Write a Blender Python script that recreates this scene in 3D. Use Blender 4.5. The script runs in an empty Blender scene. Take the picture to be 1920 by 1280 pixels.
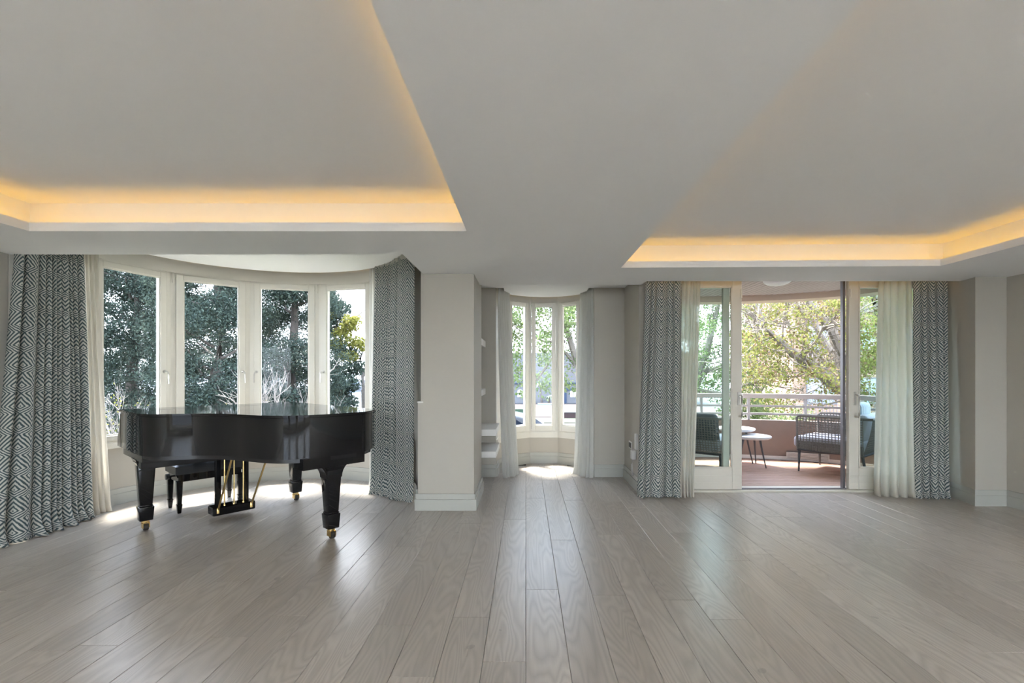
import bpy, bmesh, math, random
import numpy as np
from mathutils import Vector, Matrix
random.seed(7); rng = np.random.default_rng(7)
S = bpy.context.scene
COL = S.collection
PI = math.pi
R = math.radians

# ------------------------------------------------------------------ camera
cam = bpy.data.cameras.new('camera'); camo = bpy.data.objects.new('camera', cam); COL.objects.link(camo)
cam.sensor_width = 36.0; cam.lens = 907.0 / 1920 * 36
cam.shift_x = -26 / 1920; cam.shift_y = 59 / 1920
camo.location = (0, 0, 1.35); camo.rotation_euler = (PI / 2, 0, 0)
cam.clip_start = 0.05; cam.clip_end = 2000
S.camera = camo

# ------------------------------------------------------------------ sky, sun, exposure
W = bpy.data.worlds.new('sky'); S.world = W; W.use_nodes = True
nt = W.node_tree; nt.nodes.clear()
tc = nt.nodes.new('ShaderNodeTexCoord'); sx = nt.nodes.new('ShaderNodeSeparateXYZ')
nt.links.new(tc.outputs['Generated'], sx.inputs[0])
ramp = nt.nodes.new('ShaderNodeValToRGB')
ramp.color_ramp.elements[0].position = 0.0; ramp.color_ramp.elements[0].color = (0.80, 0.89, 1.0, 1)
ramp.color_ramp.elements[1].position = 0.7; ramp.color_ramp.elements[1].color = (0.42, 0.62, 1.0, 1)
nt.links.new(sx.outputs['Z'], ramp.inputs[0])
cn = nt.nodes.new('ShaderNodeTexNoise'); cn.inputs['Scale'].default_value = 2.2; cn.inputs['Detail'].default_value = 5
nt.links.new(tc.outputs['Generated'], cn.inputs['Vector'])
cr = nt.nodes.new('ShaderNodeValToRGB'); cr.color_ramp.elements[0].position = 0.40; cr.color_ramp.elements[1].position = 0.68
nt.links.new(cn.outputs['Fac'], cr.inputs[0])
mx = nt.nodes.new('ShaderNodeMix'); mx.data_type = 'RGBA'; mx.inputs['B'].default_value = (1.0, 1.0, 1.02, 1)
nt.links.new(cr.outputs['Color'], mx.inputs['Factor']); nt.links.new(ramp.outputs['Color'], mx.inputs['A'])
bg = nt.nodes.new('ShaderNodeBackground'); bg.inputs['Strength'].default_value = 1.0
nt.links.new(mx.outputs['Result'], bg.inputs['Color'])
wo = nt.nodes.new('ShaderNodeOutputWorld'); nt.links.new(bg.outputs[0], wo.inputs[0])

sl = bpy.data.lights.new('sun', 'SUN'); sl.energy = 3.2; sl.angle = R(12); sl.color = (1.0, 0.95, 0.86)
so = bpy.data.objects.new('sun', sl); COL.objects.link(so)
so.rotation_euler = Vector((0.22, -0.34, -0.92)).to_track_quat('-Z', 'Y').to_euler()

S.view_settings.view_transform = 'Standard'; S.view_settings.look = 'None'
S.view_settings.gamma = 1.0; S.view_settings.use_curve_mapping = False
S.view_settings.exposure = 3.52
S.cycles.use_denoising = True
S.cycles.max_bounces = 7; S.cycles.diffuse_bounces = 4; S.cycles.glossy_bounces = 3; S.cycles.transmission_bounces = 4; S.cycles.transparent_max_bounces = 10
S.cycles.use_adaptive_sampling = True; S.cycles.adaptive_threshold = 0.08; S.cycles.light_sampling_threshold = 0.03
S.cycles.caustics_reflective = False; S.cycles.caustics_refractive = False
S.cycles.sample_clamp_indirect = 6.0

# ------------------------------------------------------------------ material helpers
class NT:
    def __init__(s, name):
        s.m = bpy.data.materials.new(name); s.m.use_nodes = True
        s.t = s.m.node_tree; s.t.nodes.clear()
        s.out = s.t.nodes.new('ShaderNodeOutputMaterial')
    def n(s, typ, **kw):
        nd = s.t.nodes.new(typ)
        for k, v in kw.items(): setattr(nd, k, v)
        return nd
    def l(s, a, b): s.t.links.new(a, b)
    def math(s, op, a, b=None, clamp=False):
        nd = s.n('ShaderNodeMath', operation=op); nd.use_clamp = clamp
        for i, x in enumerate((a, b)):
            if x is None: continue
            if isinstance(x, (int, float)): nd.inputs[i].default_value = x
            else: s.l(x, nd.inputs[i])
        return nd.outputs[0]
    def mix(s, fac, a, b, blend='MIX'):
        nd = s.n('ShaderNodeMix', data_type='RGBA', blend_type=blend)
        for k, x in (('Factor', fac), ('A', a), ('B', b)):
            i = nd.inputs[k] if k != 'Factor' else nd.inputs[0]
            if k == 'A': i = nd.inputs[6]
            if k == 'B': i = nd.inputs[7]
            if isinstance(x, (int, float)): i.default_value = x
            elif isinstance(x, tuple): i.default_value = x if len(x) == 4 else (*x, 1)
            else: s.l(x, i)
        return nd.outputs[2]
    def prin(s, col=None, rough=0.5, metal=0.0, spec=0.5, **kw):
        p = s.n('ShaderNodeBsdfPrincipled')
        if isinstance(col, tuple): p.inputs['Base Color'].default_value = (*col, 1)
        elif col is not None: s.l(col, p.inputs['Base Color'])
        p.inputs['Roughness'].default_value = rough; p.inputs['Metallic'].default_value = metal
        p.inputs['Specular IOR Level'].default_value = spec
        for k, v in kw.items(): p.inputs[k].default_value = v
        return p
    def noise(s, scale, detail=4, vec=None, rough=0.5, dist=0.0):
        nd = s.n('ShaderNodeTexNoise'); nd.inputs['Scale'].default_value = scale
        nd.inputs['Detail'].default_value = detail; nd.inputs['Roughness'].default_value = rough
        nd.inputs['Distortion'].default_value = dist
        if vec is not None: s.l(vec, nd.inputs['Vector'])
        return nd.outputs['Fac']
    def bump(s, p, h, strength=0.1, dist=0.01):
        b = s.n('ShaderNodeBump'); b.inputs['Strength'].default_value = strength; b.inputs['Distance'].default_value = dist
        s.l(h, b.inputs['Height']); s.l(b.outputs[0], p.inputs['Normal'])
    def done(s, sh): s.l(sh, s.out.inputs['Surface']); return s.m

def simple(name, col, rough=0.5, metal=0.0, var=0.05, scale=8.0, spec=0.5, bump=0.0, **kw):
    t = NT(name); tcn = t.n('ShaderNodeTexCoord')
    f = t.noise(scale, 5, tcn.outputs['Object'])
    c = t.mix(f, tuple(max(0, x * (1 - var)) for x in col), tuple(x * (1 + var) for x in col))
    p = t.prin(c, rough, metal, spec, **kw)
    if bump: t.bump(p, f, bump)
    return t.done(p.outputs[0])

MAT = {}
MAT['wall'] = simple('wall_paint', (0.50, 0.467, 0.405), 0.7, var=0.015, scale=30, bump=0.02)
MAT['ceil'] = simple('ceiling_paint', (0.90, 0.90, 0.895), 0.75, var=0.01, scale=20)
MAT['base'] = simple('baseboard_paint', (0.47, 0.47, 0.425), 0.45, var=0.02)
MAT['frame'] = simple('window_frame_paint', (0.80, 0.77, 0.69), 0.4, var=0.015)
MAT['door'] = simple('door_frame_paint', (0.70, 0.66, 0.58), 0.4, var=0.015)
MAT['shelf'] = simple('shelf_lacquer', (0.78, 0.77, 0.74), 0.45, var=0.02)
MAT['steel'] = simple('brushed_nickel', (0.62, 0.60, 0.56), 0.3, 1.0, var=0.05)
MAT['darkmetal'] = simple('dark_anodised_profile', (0.18, 0.17, 0.18), 0.4, 0.6)
MAT['brass'] = simple('polished_brass', (0.83, 0.60, 0.25), 0.22, 1.0, var=0.06)
MAT['rubber'] = simple('dark_rubber', (0.03, 0.028, 0.025), 0.5)
MAT['piano'] = simple('piano_black_lacquer', (0.006, 0.006, 0.007), 0.04, var=0.1, spec=0.45)
MAT['satin'] = simple('satin_black_paint', (0.012, 0.012, 0.014), 0.25)
MAT['leather'] = simple('black_leather', (0.016, 0.017, 0.02), 0.36, var=0.25, scale=120, bump=0.25)
MAT['under'] = simple('dark_subfloor', (0.05, 0.045, 0.04), 0.9)
MAT['socket'] = simple('socket_plastic', (0.75, 0.74, 0.72), 0.35)
MAT['socketdark'] = simple('socket_dark_face', (0.10, 0.095, 0.09), 0.4)
MAT['render'] = simple('balcony_render', (0.225, 0.175, 0.15), 0.85, var=0.06, scale=14, bump=0.15)
MAT['stoneskirt'] = simple('marble_skirting', (0.70, 0.67, 0.64), 0.4, var=0.15, scale=5)
MAT['rail'] = simple('painted_rail', (0.36, 0.34, 0.34), 0.4)
MAT['handrail'] = simple('painted_handrail', (0.42, 0.37, 0.345), 0.45)
MAT['beam'] = simple('balcony_beam_paint', (0.72, 0.58, 0.46), 0.7)
MAT['grille'] = simple('grey_metal_grille', (0.42, 0.42, 0.42), 0.45, 0.3)
MAT['rope'] = simple('grey_taupe_rope', (0.20, 0.185, 0.17), 0.8, var=0.3, scale=60)
MAT['chairmetal'] = simple('charcoal_powder_coat', (0.05, 0.053, 0.06), 0.45)
MAT['cushion'] = simple('pale_lavender_cushion', (0.46, 0.45, 0.49), 0.9, var=0.05, scale=50)
MAT['greycush'] = simple('slate_grey_cushion', (0.10, 0.115, 0.13), 0.9, var=0.15, scale=50)
MAT['tabletop'] = simple('white_table_top', (0.62, 0.61, 0.60), 0.4, var=0.02)
MAT['opal'] = simple('white_opal_glass', (0.92, 0.92, 0.92), 0.3, var=0.01)
MAT['white'] = simple('white_render', (0.12, 0.125, 0.135), 0.8, var=0.03, scale=1)
MAT['blue'] = simple('bright_blue_paint', (0.014, 0.036, 0.08), 0.6)
MAT['dkwin'] = simple('dark_window_glass', (0.22, 0.27, 0.32), 0.1)
MAT['bark'] = simple('grey_brown_bark', (0.17, 0.145, 0.12), 0.9, var=0.35, scale=6, bump=0.4)
MAT['darkbark'] = simple('dark_bark', (0.10, 0.085, 0.075), 0.9, var=0.3, scale=6)
MAT['twig'] = simple('pale_bare_twig', (0.24, 0.21, 0.185), 0.9, var=0.2, scale=4)
MAT['carpaint'] = simple('silver_white_car_paint', (0.055, 0.062, 0.075), 0.25, var=0.02)
MAT['carglass'] = simple('tinted_car_glass', (0.012, 0.018, 0.03), 0.06)
MAT['greenpaint'] = simple('green_painted_panel', (0.016, 0.05, 0.026), 0.6)
MAT['redpaint'] = simple('dark_red_paint', (0.025, 0.008, 0.009), 0.6)
MAT['terra'] = simple('terracotta_paving', (0.048, 0.026, 0.021), 0.85, var=0.12, scale=0.6)
MAT['grass'] = simple('grass_ground', (0.024, 0.034, 0.012), 0.95, var=0.4, scale=1.5)
MAT['asphalt'] = simple('grey_asphalt', (0.035, 0.035, 0.036), 0.9, var=0.15, scale=2)
MAT['sea'] = simple('blue_sea', (0.015, 0.036, 0.08), 0.25, var=0.25, scale=0.08)
MAT['frond'] = simple('palm_frond_green', (0.022, 0.036, 0.02), 0.7)

def brick_mat():
    t = NT('tan_brick_facade'); tcn = t.n('ShaderNodeTexCoord')
    b = t.n('ShaderNodeTexBrick'); b.inputs['Scale'].default_value = 1.0
    b.inputs['Color1'].default_value = (0.30, 0.19, 0.13, 1); b.inputs['Color2'].default_value = (0.25, 0.16, 0.11, 1)
    b.inputs['Mortar'].default_value = (0.32, 0.27, 0.22, 1); b.inputs['Brick Width'].default_value = 0.25; b.inputs['Row Height'].default_value = 0.08
    b.inputs['Mortar Size'].default_value = 0.008
    mp = t.n('ShaderNodeMapping'); mp.inputs['Rotation'].default_value = (PI / 2, 0, 0)
    t.l(tcn.outputs['Object'], mp.inputs[0]); t.l(mp.outputs[0], b.inputs['Vector'])
    return t.done(t.prin(b.outputs['Color'], 0.9).outputs[0])
MAT['brick'] = brick_mat()

def glass_mat(name, tint, refl=1.0):
    t = NT(name)
    tr = t.n('ShaderNodeBsdfTransparent'); tr.inputs[0].default_value = (*tint, 1)
    gl = t.n('ShaderNodeBsdfGlossy'); gl.inputs['Roughness'].default_value = 0.01
    lw = t.n('ShaderNodeLayerWeight'); lw.inputs['Blend'].default_value = 0.5
    fac = t.math('ADD', t.math('MULTIPLY', t.math('POWER', lw.outputs['Facing'], 5.0), 0.7 * refl), 0.010 * refl, True)
    m = t.n('ShaderNodeMixShader'); t.l(fac, m.inputs[0]); t.l(tr.outputs[0], m.inputs[1]); t.l(gl.outputs[0], m.inputs[2])
    return t.done(m.outputs[0])
MAT['glass'] = glass_mat('clear_window_glass', (0.95, 0.97, 0.98))
MAT['doorglass'] = glass_mat('greenish_door_glass', (0.90, 0.955, 0.945))

def floor_mat(name, c0, c1, cgrain, scale=(1, 1), rough=0.38, axis='Y'):
    t = NT(name); tcn = t.n('ShaderNodeTexCoord'); oi = t.n('ShaderNodeObjectInfo')
    add = t.n('ShaderNodeVectorMath', operation='ADD'); t.l(tcn.outputs['Object'], add.inputs[0])
    cb = t.n('ShaderNodeCombineXYZ'); r10 = t.math('MULTIPLY', oi.outputs['Random'], 37.0)
    t.l(r10, cb.inputs[0]); t.l(t.math('MULTIPLY', oi.outputs['Random'], 91.0), cb.inputs[1]); t.l(cb.outputs[0], add.inputs[1])
    mp = t.n('ShaderNodeMapping'); mp.inputs['Scale'].default_value = (9, 0.9, 1) if axis == 'Y' else (0.9, 9, 1)
    t.l(add.outputs[0], mp.inputs[0])
    big = t.noise(1.0, 3, mp.outputs[0], 0.5, 0.6)
    # cathedral grain: contour lines of a stretched noise
    mp2 = t.n('ShaderNodeMapping'); mp2.inputs['Scale'].default_value = (4.2, 0.55, 1) if axis == 'Y' else (0.55, 4.2, 1)
    t.l(add.outputs[0], mp2.inputs[0])
    cont = t.noise(1.0, 2.0, mp2.outputs[0], 0.45, 0.3)
    fr = t.math('FRACT', t.math('MULTIPLY', cont, 26.0))
    rings = t.math('SMOOTH_MIN', fr, t.math('SUBTRACT', 1.0, fr))
    mpf = t.n('ShaderNodeMapping'); mpf.inputs['Scale'].default_value = (130, 4, 1) if axis == 'Y' else (4, 130, 1)
    t.l(add.outputs[0], mpf.inputs[0])
    fine = t.noise(1.0, 3, mpf.outputs[0], 0.6)
    base = t.mix(t.math('ADD', t.math('MULTIPLY', big, 0.7), t.math('SUBTRACT', t.math('MULTIPLY', oi.outputs['Random'], 0.75), 0.18), True), c0, c1)
    gfac = t.math('MULTIPLY', t.math('SUBTRACT', 1.0, t.math('MULTIPLY', rings, 2.4, True)), 0.40)
    col = t.mix(gfac, base, cgrain)
    col = t.mix(t.math('MULTIPLY', fine, 0.32), col, cgrain)
    kn = t.noise(1.0, 1, add.outputs[0]); knot = t.math('MULTIPLY', t.math('GREATER_THAN', t.noise(7.0, 0.5, add.outputs[0]), 0.80), 0.3)
    col = t.mix(knot, col, tuple(x * 0.6 for x in cgrain))
    p = t.prin(col, rough, 0.0, 0.5)
    t.l(t.math('ADD', rough - 0.08, t.math('MULTIPLY', fine, 0.16)), p.inputs['Roughness'])
    t.bump(p, t.math('ADD', t.math('MULTIPLY', rings, 0.6), t.math('MULTIPLY', fine, 0.5)), 0.16, 0.004)
    return t.done(p.outputs[0])
MAT['oak'] = floor_mat('limed_oak_plank', (0.43, 0.385, 0.335), (0.60, 0.545, 0.485), (0.27, 0.23, 0.195), rough=0.31)
MAT['deck'] = floor_mat('reddish_deck_board', (0.43, 0.26, 0.185), (0.54, 0.36, 0.275), (0.28, 0.16, 0.115), rough=0.6, axis='X')
MAT['slat'] = simple('pale_pink_wood_slat', (0.50, 0.425, 0.40), 0.6, var=0.08, scale=3)

def curtain_mat(name='kite_pattern_curtain'):
    w, h, s = 0.086, 0.083, 0.024
    t = NT(name); uv = t.n('ShaderNodeUVMap'); uv.uv_map = 'UVMap'
    nz = t.n('ShaderNodeTexNoise'); nz.inputs['Scale'].default_value = 30; t.l(uv.outputs[0], nz.inputs['Vector'])
    sp = t.n('ShaderNodeSeparateXYZ'); t.l(uv.outputs[0], sp.inputs[0])
    jit = t.math('MULTIPLY', t.math('SUBTRACT', nz.outputs['Fac'], 0.5), 0.010)
    u = t.math('ADD', sp.outputs[0], jit); v = t.math('ADD', sp.outputs[1], jit)
    fm = lambda a, b: t.math('FLOORED_MODULO', a, b)
    xa = t.math('ABSOLUTE', t.math('SUBTRACT', fm(t.math('ADD', u, w), 2 * w), w))
    ya = t.math('SUBTRACT', fm(t.math('ADD', v, h), 2 * h), h)
    ma = t.math('ADD', t.math('DIVIDE', xa, w), t.math('MAXIMUM', t.math('DIVIDE', t.math('SUBTRACT', ya, s), h - s), t.math('DIVIDE', t.math('SUBTRACT', s, ya), h + s)))
    xb = t.math('SUBTRACT', w, xa)
    yb = t.math('SUBTRACT', fm(t.math('ADD', v, 2 * h - s), 2 * h), h)
    mb = t.math('ADD', t.math('DIVIDE', xb, w), t.math('MAXIMUM', t.math('DIVIDE', t.math('ADD', yb, s), h + s), t.math('DIVIDE', t.math('SUBTRACT', -s, yb), h - s)))
    m = t.math('MINIMUM', ma, mb)
    g = t.math('MULTIPLY', t.math('ABSOLUTE', t.math('SUBTRACT', t.math('FRACT', t.math('ADD', t.math('MULTIPLY', m, 3.0), 0.5)), 0.5)), 2.0)
    rp = t.n('ShaderNodeMapRange'); rp.inputs['From Min'].default_value = 0.40; rp.inputs['From Max'].default_value = 0.58; t.l(g, rp.inputs[0])
    wv = t.n('ShaderNodeTexNoise'); wv.inputs['Scale'].default_value = 900; t.l(uv.outputs[0], wv.inputs['Vector'])
    dk = t.mix(wv.outputs['Fac'], (0.050, 0.078, 0.085), (0.085, 0.12, 0.125))
    lt = t.mix(wv.outputs['Fac'], (0.50, 0.50, 0.45), (0.64, 0.63, 0.57))
    c = t.mix(rp.outputs[0], dk, lt)
    p = t.prin(c, 0.85, 0, 0.25)
    t.bump(p, wv.outputs['Fac'], 0.2, 0.002)
    tl = t.n('ShaderNodeBsdfTranslucent'); t.l(c, tl.inputs[0])
    mxs = t.n('ShaderNodeMixShader'); mxs.inputs[0].default_value = 0.12; t.l(p.outputs[0], mxs.inputs[1]); t.l(tl.outputs[0], mxs.inputs[2])
    return t.done(mxs.outputs[0])
MAT['curtain'] = curtain_mat()

def sheer_mat(name, col, trans=0.22):
    t = NT(name); tcn = t.n('ShaderNodeTexCoord')
    f = t.noise(400, 2, tcn.outputs['Object']); c = t.mix(f, tuple(x * 0.93 for x in col), col)
    d = t.n('ShaderNodeBsdfDiffuse'); tl = t.n('ShaderNodeBsdfTranslucent'); tr = t.n('ShaderNodeBsdfTransparent')
    t.l(c, d.inputs[0]); t.l(c, tl.inputs[0])
    a = t.n('ShaderNodeMixShader'); a.inputs[0].default_value = 0.6; t.l(d.outputs[0], a.inputs[1]); t.l(tl.outputs[0], a.inputs[2])
    b = t.n('ShaderNodeMixShader'); b.inputs[0].default_value = trans; t.l(a.outputs[0], b.inputs[1]); t.l(tr.outputs[0], b.inputs[2])
    return t.done(b.outputs[0])
MAT['sheer'] = sheer_mat('ivory_sheer_linen', (0.88, 0.845, 0.77), 0.28)
MAT['sheerw'] = sheer_mat('white_sheer_voile', (0.90, 0.90, 0.87), 0.22)

def leaf_mat(name, c0, c1, trans=0.35, c2=None):
    t = NT(name); g = t.n('ShaderNodeNewGeometry')
    c = t.mix(g.outputs['Random Per Island'], c0, c1)
    if c2: c = t.mix(t.math('GREATER_THAN', t.math('FRACT', t.math('MULTIPLY', g.outputs['Random Per Island'], 17.3)), 0.80), c, c2)
    d = t.n('ShaderNodeBsdfDiffuse'); tl = t.n('ShaderNodeBsdfTranslucent'); t.l(c, d.inputs[0]); t.l(c, tl.inputs[0])
    a = t.n('ShaderNodeMixShader'); a.inputs[0].default_value = trans; t.l(d.outputs[0], a.inputs[1]); t.l(tl.outputs[0], a.inputs[2])
    return t.done(a.outputs[0])
MAT['conifer'] = leaf_mat('dark_conifer_foliage', (0.030, 0.042, 0.038), (0.070, 0.092, 0.070), 0.15)
MAT['planeleaf'] = leaf_mat('spring_plane_leaf', (0.12, 0.14, 0.04), (0.225, 0.22, 0.075), 0.45, (0.17, 0.12, 0.07))
MAT['greenleaf'] = leaf_mat('fresh_green_leaf', (0.10, 0.145, 0.055), (0.21, 0.25, 0.12), 0.4)
MAT['yellowleaf'] = leaf_mat('yellow_green_leaf', (0.16, 0.17, 0.04), (0.26, 0.24, 0.07), 0.4)

def emis(name, col, strength):
    t = NT(name); e = t.n('ShaderNodeEmission'); e.inputs[0].default_value = (*col, 1); e.inputs[1].default_value = strength
    return t.done(e.outputs[0])
MAT['led'] = emis('warm_led_strip', (1.0, 0.53, 0.05), 0.66)

def stripe_mat():
    t = NT('blue_striped_pillow'); tcn = t.n('ShaderNodeTexCoord'); sp = t.n('ShaderNodeSeparateXYZ'); t.l(tcn.outputs['Object'], sp.inputs[0])
    f = t.math('GREATER_THAN', t.math('FRACT', t.math('MULTIPLY', sp.outputs[0], 26.0)), 0.6)
    return t.done(t.prin(t.mix(f, (0.52, 0.54, 0.56), (0.14, 0.19, 0.26)), 0.9).outputs[0])
MAT['stripe'] = stripe_mat()

# ------------------------------------------------------------------ mesh helpers
def BM(): return bmesh.new()
def box(bm, x0, x1, y0, y1, z0, z1):
    v = [bm.verts.new((x, y, z)) for z in (z0, z1) for (x, y) in ((x0, y0), (x1, y0), (x1, y1), (x0, y1))]
    for f in ((3, 2, 1, 0), (4, 5, 6, 7), (0, 1, 5, 4), (1, 2, 6, 5), (2, 3, 7, 6), (3, 0, 4, 7)):
        bm.faces.new([v[i] for i in f])
    return bm
def prism(bm, pts, z0, z1):
    a = [bm.verts.new((x, y, z0)) for x, y in pts]; b = [bm.verts.new((x, y, z1)) for x, y in pts]
    n = len(pts)
    fb = bm.faces.new(a[::-1]); ft = bm.faces.new(b)
    for i in range(n): bm.faces.new((a[i], a[(i + 1) % n], b[(i + 1) % n], b[i]))
    bmesh.ops.recalc_face_normals(bm, faces=bm.faces[:])
    return bm
def strip_prism(bm, inner, outer, z0, z1):
    """wall band between two polylines of equal length"""
    n = len(inner)
    I0 = [bm.verts.new((*p, z0)) for p in inner]; I1 = [bm.verts.new((*p, z1)) for p in inner]
    O0 = [bm.verts.new((*p, z0)) for p in outer]; O1 = [bm.verts.new((*p, z1)) for p in outer]
    for i in range(n - 1):
        bm.faces.new((I0[i], I0[i + 1], I1[i + 1], I1[i])); bm.faces.new((O0[i + 1], O0[i], O1[i], O1[i + 1]))
        bm.faces.new((I1[i], I1[i + 1], O1[i + 1], O1[i])); bm.faces.new((I0[i + 1], I0[i], O0[i], O0[i + 1]))
    bm.faces.new((I0[0], I1[0], O1[0], O0[0])); bm.faces.new((I0[-1], O0[-1], O1[-1], I1[-1]))
    bmesh.ops.recalc_face_normals(bm, faces=bm.faces[:])
    return bm
def tube(bm, pts, r, n=8, r1=None, caps=True):
    pts = [Vector(p) for p in pts]; rings = []
    m = len(pts)
    up = Vector((0, 0, 1))
    for i, p in enumerate(pts):
        d = (pts[min(i + 1, m - 1)] - pts[max(i - 1, 0)]).normalized()
        a = d.cross(up)
        if a.length < 1e-3: a = d.cross(Vector((1, 0, 0)))
        a.normalize(); b = d.cross(a).normalized()
        rad = r if r1 is None else r + (r1 - r) * i / max(1, m - 1)
        rings.append([bm.verts.new(p + a * math.cos(2 * PI * k / n) * rad + b * math.sin(2 * PI * k / n) * rad) for k in range(n)])
    for i in range(m - 1):
        for k in range(n):
            bm.faces.new((rings[i][k], rings[i][(k + 1) % n], rings[i + 1][(k + 1) % n], rings[i + 1][k]))
    if caps and n > 2:
        bm.faces.new(rings[0][::-1]); bm.faces.new(rings[-1])
    return bm
def lathe(bm, prof, n=24, cx=0, cy=0, cz=0):
    rings = []
    for r, z in prof:
        if r < 1e-5: rings.append([bm.verts.new((cx, cy, cz + z))])
        else: rings.append([bm.verts.new((cx + r * math.cos(2 * PI * k / n), cy + r * math.sin(2 * PI * k / n), cz + z)) for k in range(n)])
    for a, b in zip(rings[:-1], rings[1:]):
        for k in range(n):
            q = [a[k % len(a)], a[(k + 1) % len(a)], b[(k + 1) % len(b)], b[k % len(b)]]
            q = list(dict.fromkeys(q))
            if len(q) >= 3:
                try: bm.faces.new(q)
                except ValueError: pass
    if len(rings[0]) > 1: bm.faces.new(rings[0][::-1])
    if len(rings[-1]) > 1: bm.faces.new(rings[-1])
    return bm
def taper(bm, x, y, z0, z1, w0, w1, d0=None, d1=None):
    """square-section tapered post: w0 at z0, w1 at z1"""
    d0 = d0 or w0; d1 = d1 or w1
    a = [bm.verts.new((x + sx_ * w0 / 2, y + sy * d0 / 2, z0)) for sx_, sy in ((-1, -1), (1, -1), (1, 1), (-1, 1))]
    b = [bm.verts.new((x + sx_ * w1 / 2, y + sy * d1 / 2, z1)) for sx_, sy in ((-1, -1), (1, -1), (1, 1), (-1, 1))]
    bm.faces.new(a[::-1]); bm.faces.new(b)
    for i in range(4): bm.faces.new((a[i], a[(i + 1) % 4], b[(i + 1) % 4], b[i]))
    return bm
def bevel(bm, w, seg=2):
    bmesh.ops.bevel(bm, geom=bm.edges[:], offset=w, segments=seg, profile=0.5, affect='EDGES', clamp_overlap=True)
    return bm

def obj(name, bm, mat, parent=None, smooth=False, loc=None):
    me = bpy.data.meshes.new(name)
    if isinstance(bm, bpy.types.Mesh): me = bm
    else:
        bm.to_mesh(me); bm.free()
    if mat is not None and not me.materials: me.materials.append(MAT[mat] if isinstance(mat, str) else mat)
    if smooth:
        me.polygons.foreach_set('use_smooth', [True] * len(me.polygons))
        if smooth == 'auto':
            try: me.set_sharp_from_angle(angle=R(40))
            except Exception: pass
    o = bpy.data.objects.new(name, me); COL.objects.link(o)
    if parent is not None: o.parent = parent
    if loc is not None: o.location = loc
    return o
def tag(o, label, cat, group=None):
    o['label'] = label; o['category'] = cat
    if group: o['group'] = group
    return o
def thing(name, label, cat, loc=(0, 0, 0), rz=0.0, group=None):
    o = bpy.data.objects.new(name, None); COL.objects.link(o); o.empty_display_size = 0.1
    o.location = loc; o.rotation_euler = (0, 0, rz)
    return tag(o, label, cat, group)
def struct(name, bm, mat, smooth=False, label=None):
    o = obj(name, bm, mat, smooth=smooth); o['kind'] = 'structure'
    if label: o['label'] = label
    return o
def structroot(name, loc=(0, 0, 0), rz=0.0, label=None):
    o = bpy.data.objects.new(name, None); COL.objects.link(o); o.location = loc; o.rotation_euler = (0, 0, rz); o['kind'] = 'structure'
    if label: o['label'] = label
    return o

# ------------------------------------------------------------------ key dimensions (metres)
FILL_WATTS = 8.0                   # watts of each added fill uplight
ZC = 2.327                      # main soffit
ZT = 2.570                      # raised tray ceiling
ZR = 2.95                       # underside of the slab above
BX, BY, BR = -2.66, 4.62, 1.60  # big bay
XL, XR, YB = -4.25, 4.90, -4.0  # left wall, right wall, rear wall
DOORY = 5.50

def arc(r, a0, a1, n):
    return [(BX + r * math.sin(R(a0 + (a1 - a0) * i / n)), BY + r * math.cos(R(a0 + (a1 - a0) * i / n))) for i in range(n + 1)]

# ------------------------------------------------------------------ floor and planks
fl = BM()
prism(fl, [(XL - .1, YB - .1), (XR + .1, YB - .1), (XR + .1, 5.55), (1.35, 5.55), (1.35, 6.35), (.95, 7.0), (.5, 7.3), (0, 7.3), (-.45, 7.0), (-.95, 6.35), (-.95, 5.2)] +
      [p for p in arc(1.68, 85, -88, 24)] , -0.12, -0.018)
floor = struct('floor', fl, 'under')
def plank_mesh(w, l, t=0.016):
    bm = BM(); g = 0.0008; b = 0.0018
    x, y = w / 2 - g, l / 2 - g
    lo = [bm.verts.new((sx_ * x, sy * y, -t)) for sx_, sy in ((-1, -1), (1, -1), (1, 1), (-1, 1))]
    mi = [bm.verts.new((sx_ * x, sy * y, -b)) for sx_, sy in ((-1, -1), (1, -1), (1, 1), (-1, 1))]
    hi = [bm.verts.new((sx_ * (x - b), sy * (y - b), 0)) for sx_, sy in ((-1, -1), (1, -1), (1, 1), (-1, 1))]
    bm.faces.new(hi)
    for i in range(4):
        j = (i + 1) % 4
        bm.faces.new((lo[i], lo[j], mi[j], mi[i])); bm.faces.new((mi[i], mi[j], hi[j], hi[i]))
    me = bpy.data.meshes.new('plank'); bm.to_mesh(me); bm.free(); return me
PW, PL = 0.2017, 2.20
known = {0: 3.016, -1: 2.263, 1: 3.912, 2: 2.94, -2: 2.674, -4: 2.59, 3: 4.05, -3: 4.35, 5: 2.65, 6: 4.1, -5: 3.75}
pm = {}
for k in range(-22, 25):
    x0, x1 = k * PW, (k + 1) * PW
    if x0 > XR or x1 < XL: continue
    xc = (x0 + x1) / 2
    if xc < -1.07:
        dx = min(1.64, abs(xc - BX)); yend = BY + math.sqrt(max(0.01, 1.66 ** 2 - dx * dx))
        if xc < XL + .1: yend = 4.7
    elif xc < 1.32:
        yend = 6.45 if xc < -.40 else 7.29
        if xc > .9: yend = 6.45
        if -.4 < xc < -.1 or .6 < xc < .9: yend = 7.05
    else: yend = 5.50
    off = known.get(k, random.uniform(0, PL))
    y = YB + ((off - YB) % PL) - PL
    while y < yend - 0.02:
        a, b = max(y, YB), min(y + PL, yend)
        if b - a > 0.03:
            key = round(b - a, 3)
            if key not in pm:
                pm[key] = plank_mesh(PW, b - a); pm[key].materials.append(MAT['oak'])
            o = bpy.data.objects.new('plank', pm[key]); COL.objects.link(o); o.parent = floor
            o.location = (xc, (a + b) / 2, 0)
        y += PL

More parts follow.
